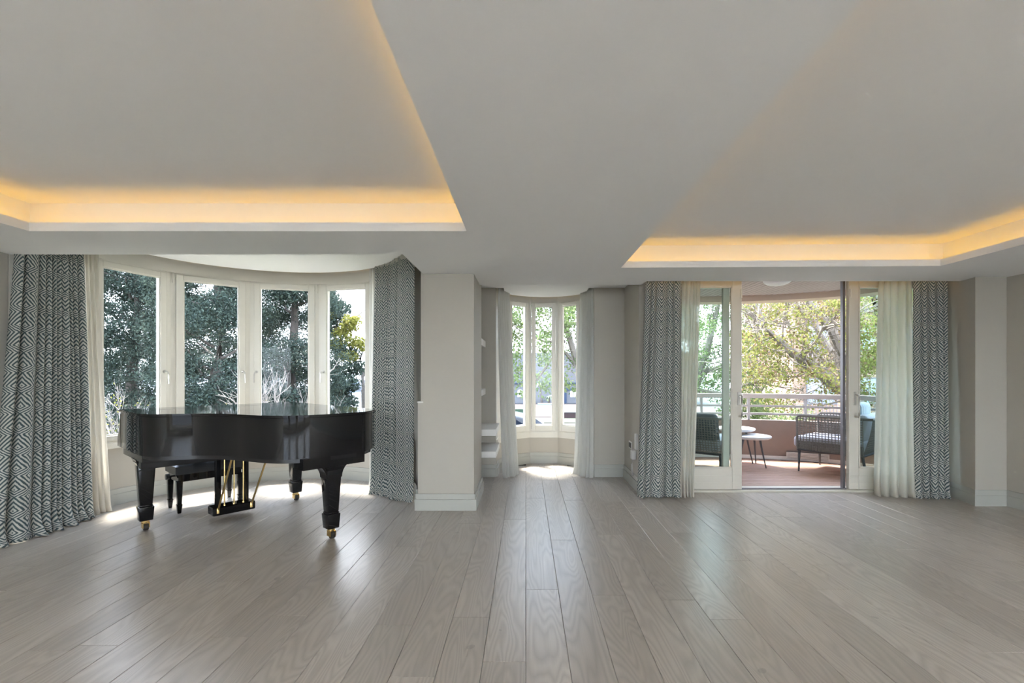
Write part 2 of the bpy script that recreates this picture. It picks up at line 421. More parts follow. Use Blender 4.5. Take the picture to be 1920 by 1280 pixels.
# ------------------------------------------------------------------ ceiling
LT = [(-3.42, -2.6), (-.408, -2.6), (-.408, 3.331), (-3.42, 3.331)]
RT = [(.883, -2.6), (3.785, -2.6), (3.785, 4.415), (.883, 4.495)]
cb = BM(); z0, z1 = ZC, ZC + .02
for q in (
    [(XL - .1, YB - .1), (-3.42, YB - .1), (-3.42, 3.331), (XL - .1, 3.331)],
    [(-3.42, YB - .1), (-.408, YB - .1), (-.408, -2.6), (-3.42, -2.6)],
    [(-.408, YB - .1), (.883, YB - .1), (.883, 3.331), (-.408, 3.331)],
    [(.883, YB - .1), (3.785, YB - .1), (3.785, -2.6), (.883, -2.6)],
    [(3.785, YB - .1), (XR + .1, YB - .1), (XR + .1, 4.415), (3.785, 4.415)],
    [(XL - .1, 3.331), (-.408, 3.331), (-.408, 3.99), (XL - .1, 3.99)],
    [(-1.015, 3.99), (-.408, 3.99), (-.408, 5.37), (-1.015, 5.37)],
    [(-.408, 3.331), (.883, 3.331), (.883, 5.37), (-.408, 5.37)],
    [(.883, 4.495), (3.785, 4.415), (3.785, 5.15), (.883, 5.15)],
    [(3.785, 4.415), (XR + .1, 4.415), (XR + .1, 5.15), (3.785, 5.15)],
    [(.883, 5.15), (1.285, 5.15), (1.285, 5.37), (.883, 5.37)],
): prism(cb, q, z0, z1)
# fascias where the soffit stops short of bay, alcove and door pocket
box(cb, XL - .1, -1.016, 3.97, 3.99, ZC + .02, ZR)
box(cb, -1.015, -.995, 3.985, 4.766, ZC + .02, ZR)
box(cb, -.512, 1.265, 5.35, 5.37, ZC + .02, ZR)
box(cb, 1.285, XR, 5.13, 5.15, ZC + .02, ZR)
box(cb, 1.265, 1.285, 5.13, 5.37, ZC + .02, ZR)
ceiling = struct('ceiling', cb, 'ceil')
def offset_quad(q, d):
    (ax, ay), (bx_, by), (cx, cy), (dx, dy) = q
    return [(ax - d, ay - d), (bx_ + d, by - d), (cx + d, cy + d), (dx - d, dy + d)]
def ring(bm, q0, q1, za, zb):
    strip_prism(bm, q0 + q0[:1], q1 + q1[:1], za, zb); return bm
for q in (LT, RT):
    o1 = offset_quad(q, .02); o2 = offset_quad(q, .15); o3 = offset_quad(q, .17)
    obj('tray_lip', ring(BM(), q, o1, ZC + .02, ZC + .06), 'ceil', ceiling)
    obj('tray_wall', ring(BM(), o2, o3, ZC + .019, ZT + .02), 'ceil', ceiling)
    b = BM(); prism(b, o3, ZT, ZT + .03); obj('tray_panel', b, 'ceil', ceiling)
    l0 = offset_quad(q, .050); l1 = offset_quad(q, .062)
    for i in range(4):
        b = BM(); prism(b, [l0[i], l0[(i + 1) % 4], l1[(i + 1) % 4], l1[i]], ZC + .0205, ZC + .029)
        obj('led_strip', b, 'led', ceiling)
# bay ceiling disc, alcove ceiling
b = BM(); prism(b, [(BX - 1.43, 3.99), (BX + 1.43, 3.99)] + arc(1.43, 90, -90, 40), 2.604, 2.635)
obj('bay_ceiling_disc', b, 'ceil', ceiling)
b = BM(); strip_prism(b, arc(1.36, -60, 89, 36), arc(1.372, -60, 89, 36), 2.640, 2.644); obj('led_strip', b, 'led', ceiling)
AX, AY = .2665, 6.60
def alc(r, a0, a1, n): return [(AX + r * 1.0 * math.sin(R(a0 + (a1 - a0) * i / n)), AY + r * .82 * math.cos(R(a0 + (a1 - a0) * i / n))) for i in range(n + 1)]
b = BM(); prism(b, [(-.95, 5.36), (1.32, 5.36), (1.32, 6.31), (.82, 6.31)] + alc(.56, 85, -85, 24) + [(-.29, 6.31), (-.95, 6.31)], 2.458, 2.48)
obj('alcove_ceiling', b, 'ceil', ceiling)
b = BM(); strip_prism(b, alc(.49, -84, 84, 24), alc(.50, -84, 84, 24), 2.485, 2.489); obj('led_strip', b, 'led', ceiling)
b = BM(); box(b, 1.4, 4.6, 5.19, 5.20, 2.52, 2.526); obj('led_strip', b, 'led', ceiling)
# slab above everything
b = BM(); box(b, XL - .4, XR + .5, YB - .4, 5.75, ZR, ZR + .3); prism(b, [(-1.0, 5.7), (1.6, 5.7), (1.3, 7.0), (.7, 7.55), (-.2, 7.55), (-.8, 7.0)], ZR, ZR + .3)
prism(b, arc(1.95, 88, -88, 24), ZR, ZR + .3)
obj('upper_slab', b, 'white', ceiling)

# ------------------------------------------------------------------ walls
def baseboard(name, inner, front, z=.16):
    """two-step skirting along polyline: lower step deeper than upper; inner = wall face, front = room-side unit offsets"""
    bm = BM()
    lo = [(p[0] + q[0] * .026, p[1] + q[1] * .026) for p, q in zip(inner, front)]
    hi = [(p[0] + q[0] * .014, p[1] + q[1] * .014) for p, q in zip(inner, front)]
    strip_prism(bm, lo, inner, 0, z * .68); strip_prism(bm, hi, inner, z * .68, z)
    return struct(name, bm, 'base')

b = BM(); box(b, XL - .25, XL, YB, 3.97, 0, ZR); box(b, XL - .25, XL, 3.97, 4.70, 0, .585); box(b, XL - .25, XL, 3.97, 4.70, 2.486, ZR)
struct('wall_left', b, 'wall')
b = BM(); box(b, XR, XR + .25, YB, 5.4, 0, ZR); struct('wall_right', b, 'wall')
# corner pier right of the door: angled return, face, then the right wall
b = BM(); prism(b, [(4.58, 4.93), (4.95, 4.93), (4.95, 5.52), (4.70, 5.52)], 0, ZR); struct('wall_corner_pier', b, 'wall')
baseboard('baseboard_right', [(4.70, 5.44), (4.58, 4.93), (4.90, 4.93), (4.90, YB)], [(-1, .0), (-1, -1), (-1, -1), (-1, 0)])
baseboard('baseboard_left', [(XL, YB), (XL, 4.68)], [(1, 0), (1, 0)])
# unseen rear wall behind the camera; tall windows added for more daylight
b = BM()
ADDED_RW = [(-4.1, -2.3), (-2.0, -.2), (.2, 2.2), (2.6, 4.7)]
xs = [XL] + [v for p in ADDED_RW for v in p] + [XR]
for i in range(0, len(xs), 2): box(b, xs[i], xs[i + 1], YB - .25, YB, 0, ZR)
for x0, x1 in ADDED_RW: box(b, x0, x1, YB - .25, YB, 2.25, ZR); box(b, x0, x1, YB - .25, YB, 0, .12)
struct('wall_rear', b, 'wall')

# big bay: low wall, sill ring, head ring, facets
bay_n = 30
b = BM(); strip_prism(b, arc(1.585, -88, 60, bay_n), arc(1.80, -88, 60, bay_n), 0, .59); struct('wall_bay', b, 'wall', smooth='auto')
b = BM(); strip_prism(b, arc(1.545, -87, 58, bay_n), arc(1.86, -87, 58, bay_n), .585, .645); struct('trim_bay_sill', b, 'frame', smooth='auto')
b = BM(); strip_prism(b, arc(1.565, -88, 60, bay_n), arc(1.80, -88, 60, bay_n), 2.486, ZR); struct('trim_bay_head', b, 'frame', smooth='auto')
b = BM(); strip_prism(b, arc(1.63, 57.5, 84, 8), arc(1.85, 57.5, 84, 8), 0, ZR); struct('wall_bay_end', b, 'wall', smooth='auto')
ai = arc(1.585, -88, 78, 36)
baseboard('baseboard_bay', ai, [((BX - x) / 1.585, (BY - y) / 1.585) for x, y in ai])

# pillar between bay and alcove
b = BM(); box(b, -1.015, -.512, 4.766, 5.57, 0, ZR); box(b, -1.064, -1.015, 4.766, 5.30, 0, 1.056)
struct('wall_pillar', b, 'wall')
b = BM(); box(b, -1.070, -1.012, 4.762, 5.30, 1.056, 1.068); struct('trim_pillar_ledge', b, 'shelf')
baseboard('baseboard_pillar', [(-1.064, 5.3), (-1.064, 4.766), (-.512, 4.766), (-.512, 5.57)], [(-1, 0), (-1, -1), (1, -1), (1, 0)])

# alcove: side walls, back wall either side of small bow, bow low wall
b = BM(); box(b, -1.10, -.95, 5.571, 6.5, 0, ZR); box(b, -.95, -.39, 6.30, 6.5, 0, ZR)
struct('wall_alcove_left', b, 'wall')
b = BM(); box(b, .889, 1.40, 6.30, 6.5, 0, ZR); box(b, 1.285, 1.40, DOORY, 6.2999, 0, ZR); box(b, 1.40, 1.50, DOORY, DOORY + .18, 0, ZR)
struct('wall_alcove_right', b, 'wall')
baseboard('baseboard_alcove_left', [(-.95, 6.30), (-.39, 6.30)], [(0, -1), (0, -1)])
baseboard('baseboard_alcove_right', [(.889, 6.30), (1.285, 6.30), (1.285, DOORY), (1.50, DOORY)], [(0, -1), (-1, -1), (-1, -1), (0, -1)])
BP = [(-.39, 6.30), (-.385, 6.62), (-.27, 6.975), (.056, 7.245), (.477, 7.245), (.803, 6.975), (.884, 6.62), (.889, 6.30)]
BPW = [(-.388, 6.325)] + BP[1:-1] + [(.887, 6.325)]
ctr = (AX, 6.3)
def outw(P, d):
    o = []
    for x, y in P:
        vx, vy = x - ctr[0], y - ctr[1]; l = math.hypot(vx, vy); o.append((x + vx / l * d, y + vy / l * d))
    return o
b = BM(); strip_prism(b, BPW, outw(BPW, .19), 0, .385); struct('wall_bow', b, 'wall')
b = BM(); strip_prism(b, outw(BPW, -.012), outw(BPW, .19), .385, .472); struct('trim_bow_sill', b, 'frame')
b = BM(); strip_prism(b, BPW, outw(BPW, .19), 2.405, ZR); struct('trim_bow_head', b, 'frame')
b = BM(); strip_prism(b, BPW[:3], outw(BPW, .19)[:3], .472, 2.405); strip_prism(b, BPW[-3:], outw(BPW, .19)[-3:], .472, 2.405); struct('wall_bow_cheeks', b, 'frame')
baseboard('baseboard_bow', BP, [((ctr[0] - x) / math.hypot(x - ctr[0], y - ctr[1]), (ctr[1] - y) / math.hypot(x - ctr[0], y - ctr[1])) for x, y in BP])
# wall above the balcony door
b = BM(); box(b, 1.45, XR, DOORY + .0, DOORY + .18, 2.47, ZR); struct('wall_over_door', b, 'wall')
b = BM(); box(b, 4.60, 5.3, DOORY + .02, DOORY + .2, 0, ZR); struct('wall_door_right', b, 'wall')

# ------------------------------------------------------------------ windows
def frame_ring(bm, w, z0, z1, t, y0, y1, tb=None, tt=None):
    tb = tb or t; tt = tt or t
    box(bm, -w / 2, -w / 2 + t, y0, y1, z0, z1); box(bm, w / 2 - t, w / 2, y0, y1, z0, z1)
    box(bm, -w / 2 + t, w / 2 - t, y0, y1, z0, z0 + tb); box(bm, -w / 2 + t, w / 2 - t, y0, y1, z1 - tt, z1)
    return bm
def window(name, pa, pb, z0, z1, ft, st, stb, stt, handle=0, hinge=0, mat='frame', label=None, depth=.07):
    ax, ay = pa; bx_, by = pb; w = math.hypot(bx_ - ax, by - ay)
    rz = math.atan2(by - ay, bx_ - ax)
    r = structroot(name, ((ax + bx_) / 2, (ay + by) / 2, 0), rz, label)
    obj('window_frame', frame_ring(BM(), w, z0, z1, ft, 0, depth), mat, r)
    g = .004
    sb = frame_ring(BM(), w - 2 * ft - 2 * g, z0 + ft * .35, z1 - ft * .35, st, -.016, depth - .012, stb, stt)
    bevel(sb, .004, 1)
    sash = obj('sash', sb, mat, r)
    iw = w - 2 * ft - 2 * g - 2 * st; gz0 = z0 + ft * .35 + stb; gz1 = z1 - ft * .35 - stt
    obj('glazing_bead', frame_ring(BM(), iw + .001, gz0, gz1, .013, -.006, .012), mat, sash)
    b = BM(); box(b, -iw / 2 + .008, iw / 2 - .008, .022, .028, gz0 + .008, gz1 - .008)
    obj('pane', b, 'glass', sash)
    if handle:
        hx = handle * (w / 2 - ft - g - st * .42); hz = 1.365
        b = BM(); lathe(b, [(.017, 0), (.017, .008), (.012, .011), (0, .011)], 16)
        bmesh.ops.rotate(b, verts=b.verts[:], matrix=Matrix.Rotation(PI / 2, 3, 'X')); bmesh.ops.translate(b, verts=b.verts[:], vec=(hx, -.016, hz))
        tube(b, [(hx, -.02, hz), (hx, -.055, hz), (hx + handle * .006, -.062, hz - .008), (hx + handle * .014, -.062, hz - .03), (hx + handle * .015, -.060, hz - .135)], .0072, 8)
        obj('handle', b, 'steel', sash, smooth='auto')
    if hinge:
        b = BM(); hx = hinge * (w / 2 - ft * .5)
        tube(b, [(hx, -.012, z1 - .115), (hx, -.012, z1 - .005)], .011, 8); obj('hinge', b, mat, r, smooth='auto')
    return r
A = [-87, -58, -29, 0, 29, 58]
VP_ = [(BX + BR * math.sin(R(a)), BY + BR * math.cos(R(a))) for a in A]
hd = [(1, -1), (1, -1), (-1, 0), (-1, -1), (1, 0)]
hd = [(1, -1), (1, -1), (-1, 1), (-1, 0), (1, 0)]
# left to right as seen from the room
window('window_1', (XL + .0, 3.98), (XL + .0, 4.70), .645, 2.486, .045, .07, .065, .065, 1, 1)
for i in range(5):
    window('window_%d' % (i + 2), VP_[i], VP_[i + 1], .645, 2.486, .045, .070, .055, .06, hd[i][0], hd[i][1])
for i in range(3):
    window('window_%d' % (i + 7), BP[i + 2], BP[i + 3], .472, 2.405, .03, .045, .09, .05)
for i, (x0, x1) in enumerate(ADDED_RW):  # unseen rear windows, added to bring daylight into the room
    window('window_%d' % (i + 10), (x1, YB - .12), (x0, YB - .12), .12, 2.25, .05, .07, .08, .07)

# ------------------------------------------------------------------ balcony door
door = structroot('door_1', (0, DOORY, 0))
b = BM(); box(b, 1.45, 1.53, 0, .17, 0, 2.50); box(b, 4.60, 4.68, 0, .17, 0, 2.50); box(b, 1.53, 4.60, 0, .17, 2.43, 2.50)
obj('door_frame', b, 'door', door)
b = BM(); box(b, 1.45, 4.68, -.03, .20, -.02, .022); bevel(b, .004, 1); obj('threshold', b, 'door', door)
b = BM(); box(b, 2.46, 3.66, .02, .05, .021, .034); obj('floor_track', b, 'darkmetal', door)
def leaf(xa, xb, handle_x, tag_):
    b = BM(); s_l, s_r, br, tr = .11, .11, .245, .10
    z0, z1 = .025, 2.43
    box(b, xa, xa + s_l, .0, .055, z0, z1); box(b, xb - s_r, xb, .0, .055, z0, z1)
    box(b, xa + s_l, xb - s_r, .0, .055, z0, z0 + br); box(b, xa + s_l, xb - s_r, .0, .055, z1 - tr, z1)
    bevel(b, .004, 1)
    lf = obj('door_leaf', b, 'door', door)
    g = BM(); x0, x1, a0, a1 = xa + s_l, xb - s_r, z0 + br, z1 - tr
    for (p, q, m, n_) in ((x0, x0 + .014, a0, a1), (x1 - .014, x1, a0, a1), (x0, x1, a0, a0 + .014), (x0, x1, a1 - .014, a1)):
        box(g, p, q, -.004, .014, m, n_)
    obj('glazing_bead', g, 'door', lf)
    g = BM(); box(g, x0 + .01, x1 - .01, .026, .032, a0 + .01, a1 - .01); obj('pane', g, 'doorglass', lf)
    for z in (.10, .175):
        g = BM(); box(g, xa + .012, xb - .012, -.004, .002, z, z + .008); obj('bead', g, 'door', lf)
    g = BM(); box(g, handle_x - .016, handle_x + .016, -.012, .0, .985, 1.135); bevel(g, .004, 1); pl = obj('handle_plate', g, 'steel', lf)
    g = BM(); tube(g, [(handle_x + .006, -.008, 1.10), (handle_x + .006, -.05, 1.10), (handle_x + .012, -.058, 1.085), (handle_x + .012, -.058, .87), (handle_x + .008, -.05, .855), (handle_x + .004, -.004, .855)], .010, 8)
    obj('handle', g, 'steel', lf, smooth='auto')
    hx = xb - .012 if handle_x > (xa + xb) / 2 else xa + .012
    g = BM(); tube(g, [(hx, -.012, 2.20), (hx, -.012, 2.30)], .011, 8); obj('hinge', g, 'frame', lf, smooth='auto')
leaf(1.53, 2.456, 2.42, 'l'); leaf(3.675, 4.60, 3.735, 'r')
for xa, xb in ((1.60, 2.352), (3.77, 4.58)):          # outer sliding panels parked behind the leaves
    b = BM(); box(b, xa, xa + .07, .09, .14, .03, 2.42); box(b, xb - .07, xb, .09, .14, .03, 2.42); box(b, xa + .07, xb - .07, .09, .14, .03, .13); box(b, xa + .07, xb - .07, .09, .14, 2.33, 2.42)
    sp_ = obj('sliding_panel', b, 'door', door)
    b = BM(); box(b, xa + .06, xb - .06, .112, .118, .12, 2.34); obj('pane', b, 'doorglass', sp_)
b = BM(); box(b, 3.640, 3.668, .055, .10, .02, 2.43); obj('edge_profile', b, 'darkmetal', door)

# ------------------------------------------------------------------ shelves in the alcove
for (xr, z0, z1, y0, lab) in ((-.524, 1.68, 1.763, 5.62, 'highest white floating shelf, only its end showing past the pillar'),
                              (-.524, 1.075, 1.149, 5.62, 'second white floating shelf from the top, its end just past the pillar'),
                              (-.342, .625, .699, 5.57, 'upper of two long white floating shelf slabs beside the alcove curtain'),
                              (-.342, .372, .444, 5.57, 'lowest long white floating shelf slab near the alcove baseboard')):
    b = BM(); box(b, -.95, xr, y0 + .003, 6.297, z0, z1); bevel(b, .003, 1)
    tag(obj('floating_shelf', b, 'shelf'), lab, 'shelf', 'floating shelves in the alcove')

# ------------------------------------------------------------------ socket and charger on the alcove right wall
r = thing('wall_socket', 'triple wall socket with a dark face on the wall left of the balcony door curtain', 'socket', (1.285, 5.92, .47))
b = BM(); box(b, -.010, 0, -.075, .075, -.045, .045); bevel(b, .004, 1); obj('plate', b, 'socket', r)
for i in (-1, 0, 1):
    b = BM(); box(b, -.013, -.009, i * .045 - .016, i * .045 + .016, -.03, .03); obj('socket_face', b, 'socketdark', r)
r = thing('wall_switch_box', 'white box mounted on the wall edge beside the left balcony curtain', 'box', (1.285, 5.56, .56))
b = BM(); box(b, -.03, 0, -.04, .04, -.09, .09); bevel(b, .006, 2); obj('body', b, 'socket', r); b = BM(); box(b, -.034, -.03, -.02, .02, .02, .05); obj('button', b, 'socket', r)
r = thing('plug_adapter', 'white plug adapter with a hanging cord under the wall socket', 'adapter', (1.285, 5.66, .40))
b = BM(); box(b, -.055, 0, -.045, .045, -.06, .05); bevel(b, .012, 2); obj('body', b, 'socket', r)
b = BM(); tube(b, [(-.04, 0, -.06), (-.045, -.01, -.12), (-.035, .01, -.2), (-.02, .06, -.26), (-.03, .10, -.2), (-.02, .13, -.14)], .006, 6); obj('cord', b, 'socket', r, smooth=True)
r = thing('wall_plate', 'small white outlet plate on the low ledge side beside the right bay curtain', 'socket', (-1.064, 4.95, .45))
b = BM(); box(b, -.012, 0, -.04, .04, -.05, .05); bevel(b, .004, 1); obj('plate', b, 'socket', r)
b = BM(); lathe(b, [(.018, 0), (.018, .004), (0, .004)], 14); bmesh.ops.rotate(b, verts=b.verts[:], matrix=Matrix.Rotation(-PI / 2, 3, 'Y')); bmesh.ops.translate(b, verts=b.verts[:], vec=(-.011, 0, 0)); obj('socket_face', b, 'socketdark', r)

# ------------------------------------------------------------------ curtains
def lerp_path(P, s):
    P = [Vector((p[0], p[1])) for p in P]
    L = [0.0]
    for a, b_ in zip(P[:-1], P[1:]): L.append(L[-1] + (b_ - a).length)
    d = s * L[-1]
    for i in range(len(P) - 1):
        if d <= L[i + 1] + 1e-9:
            f = (d - L[i]) / max(1e-9, L[i + 1] - L[i]); t = (P[i + 1] - P[i]).normalized()
            return P[i].lerp(P[i + 1], f), t
    return P[-1], (P[-1] - P[-2]).normalized()
def curtain(name, label, cat, group, top, bot, ztop, folds, amp, mat, gather=1.0, flat=None, puddle=.06, seed=1, nz=44, hem=None, side=1, col=None, widths=None):
    rn = random.Random(seed); per = 14
    if widths is None: widths = [rn.uniform(.75, 1.25) for _ in range(int(math.ceil(folds)))]
    folds = len(widths); WS = [0.0]
    for w_ in widths: WS.append(WS[-1] + w_)
    WS = [x / WS[-1] for x in WS]
    ns = int(folds * per)
    ph = [rn.uniform(-.6, .6) for _ in range(int(folds) + 3)]; am = [rn.uniform(.65, 1.25) for _ in range(int(folds) + 3)]
    rows = []; us = None
    for j in range(nz + 1):
        f = j / nz                                   # 0 at the top
        ff = f ** 1.25
        z = ztop * (1 - f)
        row = []
        for i in range(ns + 1):
            q = i / per; k = min(folds - 1, int(q)); s = WS[k] + (WS[k + 1] - WS[k]) * (q - k)
            a, ta = lerp_path(top, s); b_, tb = lerp_path(bot, s)
            p = a.lerp(b_, ff); t = ta.lerp(tb, ff).normalized(); n = Vector((t.y, -t.x)) * side
            A_ = amp * min(1.7, widths[k] ** .6) * (am[k] * (1 - (q - k)) + am[k + 1] * (q - k))
            if flat and s > flat[0]: A_ *= max(.12, 1 - (s - flat[0]) / (flat[1] - flat[0]))
            A_ *= .55 + .45 * min(1, f * 3) + .25 * f
            qq = q + .10 * math.sin(2.6 * f + ph[k] * 2) * math.sin(PI * (q - k)) + .05 * ph[k]* math.sin(PI * (q - k))
            w = 2 * abs(math.sin(PI * qq)) ** .62 - 1
            off = A_ * w
            lat = .0
            zz = z
            if puddle and f > .93:
                g = (f - .93) / .07
                off += puddle * g * g * (.6 + .4 * math.sin(2 * PI * q * .5 + ph[k]))
                zz = z * (1 - .25 * g) + .004 * (1 + math.sin(2 * PI * q + 1.3))
            zz = max(.006, zz)
            row.append(Vector((p.x + n.x * off + t.x * lat, p.y + n.y * off + t.y * lat, zz)))
        rows.append(row)
    mid = rows[nz // 2]; us = [0.0]
    for a, b_ in zip(mid[:-1], mid[1:]): us.append(us[-1] + (b_ - a).length * gather)
    bm = BM(); uvl = bm.loops.layers.uv.new('UVMap')
    V = [[bm.verts.new(p) for p in row] for row in rows]
    for j in range(nz):
        for i in range(ns):
            fc = bm.faces.new((V[j + 1][i], V[j + 1][i + 1], V[j][i + 1], V[j][i])); fc.smooth = True
            for lp, (ii, jj) in zip(fc.loops, ((i, j + 1), (i + 1, j + 1), (i + 1, j), (i, j))):
                lp[uvl].uv = (us[ii], ztop * (1 - jj / nz) + .0)
    # base point of the thing
    bx0 = sum(v.x for v in rows[-1]) / len(rows[-1]); by0 = sum(v.y for v in rows[-1]) / len(rows[-1])
    r = thing(name, label, cat, (bx0, by0, 0), 0, group)
    bmesh.ops.translate(bm, verts=bm.verts[:], vec=(-bx0, -by0, 0))
    o = obj('panel', bm, mat, r)
    md = o.modifiers.new('thickness', 'SOLIDIFY'); md.thickness = .003; md.offset = 0
    # heading tape along the top
    hb = BM(); strip = [(v.x - bx0, v.y - by0) for v in rows[0]]
    strip_prism(hb, [(x, y - .003) for x, y in strip], [(x, y + .003) for x, y in strip], ztop - .06, ztop)
    obj('heading_tape', hb, 'sheerw' if 'sheer' in mat else 'curtain', r)
    if hem:
        hb = BM(); k0 = int(nz * (1 - hem))
        VV = [[hb.verts.new((p.x - bx0 , p.y - by0 - .004, p.z)) for p in rows[j]] for j in range(k0, nz + 1)]
        for j in range(len(VV) - 1):
            for i in range(ns): hb.faces.new((VV[j + 1][i], VV[j + 1][i + 1], VV[j][i + 1], VV[j][i])).smooth = True
        obj('hem', hb, mat, r)
    return r
G1, G2 = 'kite patterned drapes', 'sheer curtains'
curtain('patterned_curtain', 'large kite-patterned grey-green curtain at the far left beside the piano bay', 'curtain', G1,
        [(-4.19, 3.99), (-4.16, 4.15), (-4.13, 4.52)], [(-4.12, 3.72), (-4.05, 3.98), (-4.08, 4.56)], 2.60, 6, .034, 'curtain', 1.0, widths=[.9, 1.7, .6, .8, .55, .5, 1.0, .6, .6, 1.1], seed=3, puddle=.07, nz=50)
curtain('sheer_curtain', 'narrow ivory sheer peeking out right of the far left patterned curtain', 'curtain', G2,
        [(-4.19, 4.50), (-4.15, 4.70)], [(-4.14, 4.52), (-4.06, 4.74)], 2.60, 4.5, .020, 'sheer', seed=5, puddle=.02)
curtain('patterned_curtain', 'kite-patterned grey-green curtain at the right end of the piano bay, next to the pillar', 'curtain', G1,
        [(-1.80, 5.74), (-1.55, 5.50), (-1.32, 5.15), (-1.165, 5.05)], [(-1.74, 5.42), (-1.50, 5.28), (-1.33, 5.10), (-1.175, 5.04)], 2.62, 8, .028, 'curtain', 1.0, widths=[1.1, .7, .6, .6, .6, .6, .6, .7, 1.1, 1.9, 1.6], flat=(.62, .80), seed=8, puddle=.03, nz=50)
curtain('sheer_curtain', 'thin strip of white sheer behind the left edge of the right bay curtain', 'curtain', G2,
        [(-1.90, 5.86), (-1.72, 5.72)], [(-1.86, 5.80), (-1.70, 5.64)], 2.62, 4.0, .018, 'sheerw', seed=9, puddle=.02)
curtain('patterned_curtain', 'kite-patterned charcoal curtain left of the balcony door', 'curtain', G1,
        [(1.325, 5.32), (1.52, 5.33), (1.715, 5.32)], [(1.215, 5.25), (1.45, 5.28), (1.70, 5.26)], 2.60, 4, .026, 'curtain', 1.0, widths=[.8, .7, 1.5, .8, 1.1], seed=11, puddle=.035)
curtain('sheer_curtain', 'beige sheer curtain bunched beside the left balcony drape', 'curtain', G2,
        [(1.70, 5.38), (1.95, 5.38)], [(1.62, 5.27), (1.83, 5.27)], 2.60, 5.5, .030, 'sheer', seed=12, puddle=.03, hem=.06)
curtain('sheer_curtain', 'wide ivory sheer curtain hanging over the right balcony door leaf', 'curtain', G2,
        [(3.93, 5.38), (4.10, 5.36), (4.27, 5.34)], [(3.84, 5.33), (4.05, 5.27), (4.22, 5.24)], 2.60, 4.5, .028, 'sheer', seed=14, puddle=.03, hem=.07)
curtain('patterned_curtain', 'kite-patterned charcoal curtain right of the balcony door, against the corner wall', 'curtain', G1,
        [(4.25, 5.30), (4.43, 5.27), (4.60, 5.27)], [(4.20, 5.22), (4.40, 5.20), (4.555, 5.20)], 2.60, 4, .026, 'curtain', 1.0, widths=[1.0, .9, 1.2, .8, .6], seed=17, puddle=.02)
curtain('sheer_curtain', 'white voile curtain at the left side of the small alcove bow window', 'curtain', G2,
        [(-.355, 6.33), (-.30, 6.55), (-.235, 6.76)], [(-.285, 6.20), (-.19, 6.30), (-.12, 6.50)], 2.50, 5.5, .026, 'sheerw', seed=21, puddle=.02, hem=.06)
curtain('sheer_curtain', 'white voile curtain at the right side of the small alcove bow window', 'curtain', G2,
        [(.765, 6.76), (.83, 6.55), (.870, 6.33)], [(.665, 6.50), (.75, 6.30), (.855, 6.20)], 2.50, 5.5, .026, 'sheerw', seed=22, puddle=.02, hem=.06)

# ------------------------------------------------------------------ grand piano
ANG = math.atan2(.76, .65)             # x axis of the piano = along the keyboard from treble to bass; y axis = towards the keyboard player
pno = thing('grand_piano', 'black glossy grand piano with closed lid standing in the bay', 'piano', (-3.6, 4.3, 0), ANG)
# local frame: u along x, v (towards tail) along -y
def smooth_poly(pts, n=5):
    out = []
    P = [Vector(p) for p in pts]
    for i in range(len(P) - 1):
        p0, p1, p2, p3 = P[max(i - 1, 0)], P[i], P[i + 1], P[min(i + 2, len(P) - 1)]
        for k in range(n):
            t = k / n
            out.append(.5 * ((2 * p1) + (p2 - p0) * t + (2 * p0 - 5 * p1 + 4 * p2 - p3) * t * t + (3 * p1 - p0 - 3 * p2 + p3) * t ** 3))
    out.append(P[-1]); return [(p.x, p.y) for p in out]
side = smooth_poly([(0, .62), (0.01, .72), (.06, .83), (.17, .92), (.30, 1.01), (.40, 1.13), (.475, 1.29), (.52, 1.44), (.575, 1.60), (.66, 1.73), (.78, 1.815), (.92, 1.855), (1.08, 1.87), (1.27, 1.862)], 5)
outline = [(0, 0)] + side + [(1.45, 1.735), (1.48, 1.66), (1.48, 0)]
def loc(p): return (p[0], -p[1])
def inset(poly, d):
    n = len(poly); res = []
    for i in range(n):
        a, b_, c = Vector(poly[i - 1]), Vector(poly[i]), Vector(poly[(i + 1) % n])
        n1 = Vector(((b_ - a).y, -(b_ - a).x)).normalized(); n2 = Vector(((c - b_).y, -(c - b_).x)).normalized()
        m = (n1 + n2); m = m / max(.5, m.length_squared) * 2
        res.append((b_.x + m.x * d, b_.y + m.y * d))
    return res
b = BM(); prism(b, [loc(p) for p in outline], .690, 1.003)
rim = obj('rim', b, 'piano', pno, smooth='auto')
lid_o = inset(outline, .016)
# check orientation: outline expands when area grows
def area(P): return abs(sum(P[i][0] * P[(i + 1) % len(P)][1] - P[(i + 1) % len(P)][0] * P[i][1] for i in range(len(P)))) / 2
if area(lid_o) < area(outline): lid_o = inset(outline, -.016)
b = BM(); prism(b, [loc(p) for p in [(-.016, .304)] + [p for p in lid_o if p[1] > .55] + [(1.496, .304)]], 1.006, 1.026)
hz = [e for e in b.edges if abs(e.verts[0].co.z - e.verts[1].co.z) < 1e-5]
bmesh.ops.bevel(b, geom=hz, offset=.006, segments=2, affect='EDGES')
lid = obj('lid', b, 'piano', pno, smooth='auto')
b = BM(); box(b, -.016, 1.496, -.300, .02, 1.006, 1.026)
hz = [e for e in b.edges if abs(e.verts[0].co.z - e.verts[1].co.z) < 1e-5]
bmesh.ops.bevel(b, geom=hz, offset=.006, segments=2, affect='EDGES'); obj('front_lid', b, 'piano', pno, smooth='auto')
b = BM(); lo_ = inset(outline, -.03) if area(inset(outline, -.03)) < area(outline) else inset(outline, .03)
prism(b, [loc(p) for p in [(.03, .60)] + [p for p in lo_ if p[1] > .75] + [(1.45, .60)]], .655, .690); obj('soundboard_frame', b, 'satin', pno, smooth='auto')
b = BM(); box(b, .03, 1.45, -.62, .08, .615, .690); bevel(b, .006, 1); obj('keybed', b, 'satin', pno)
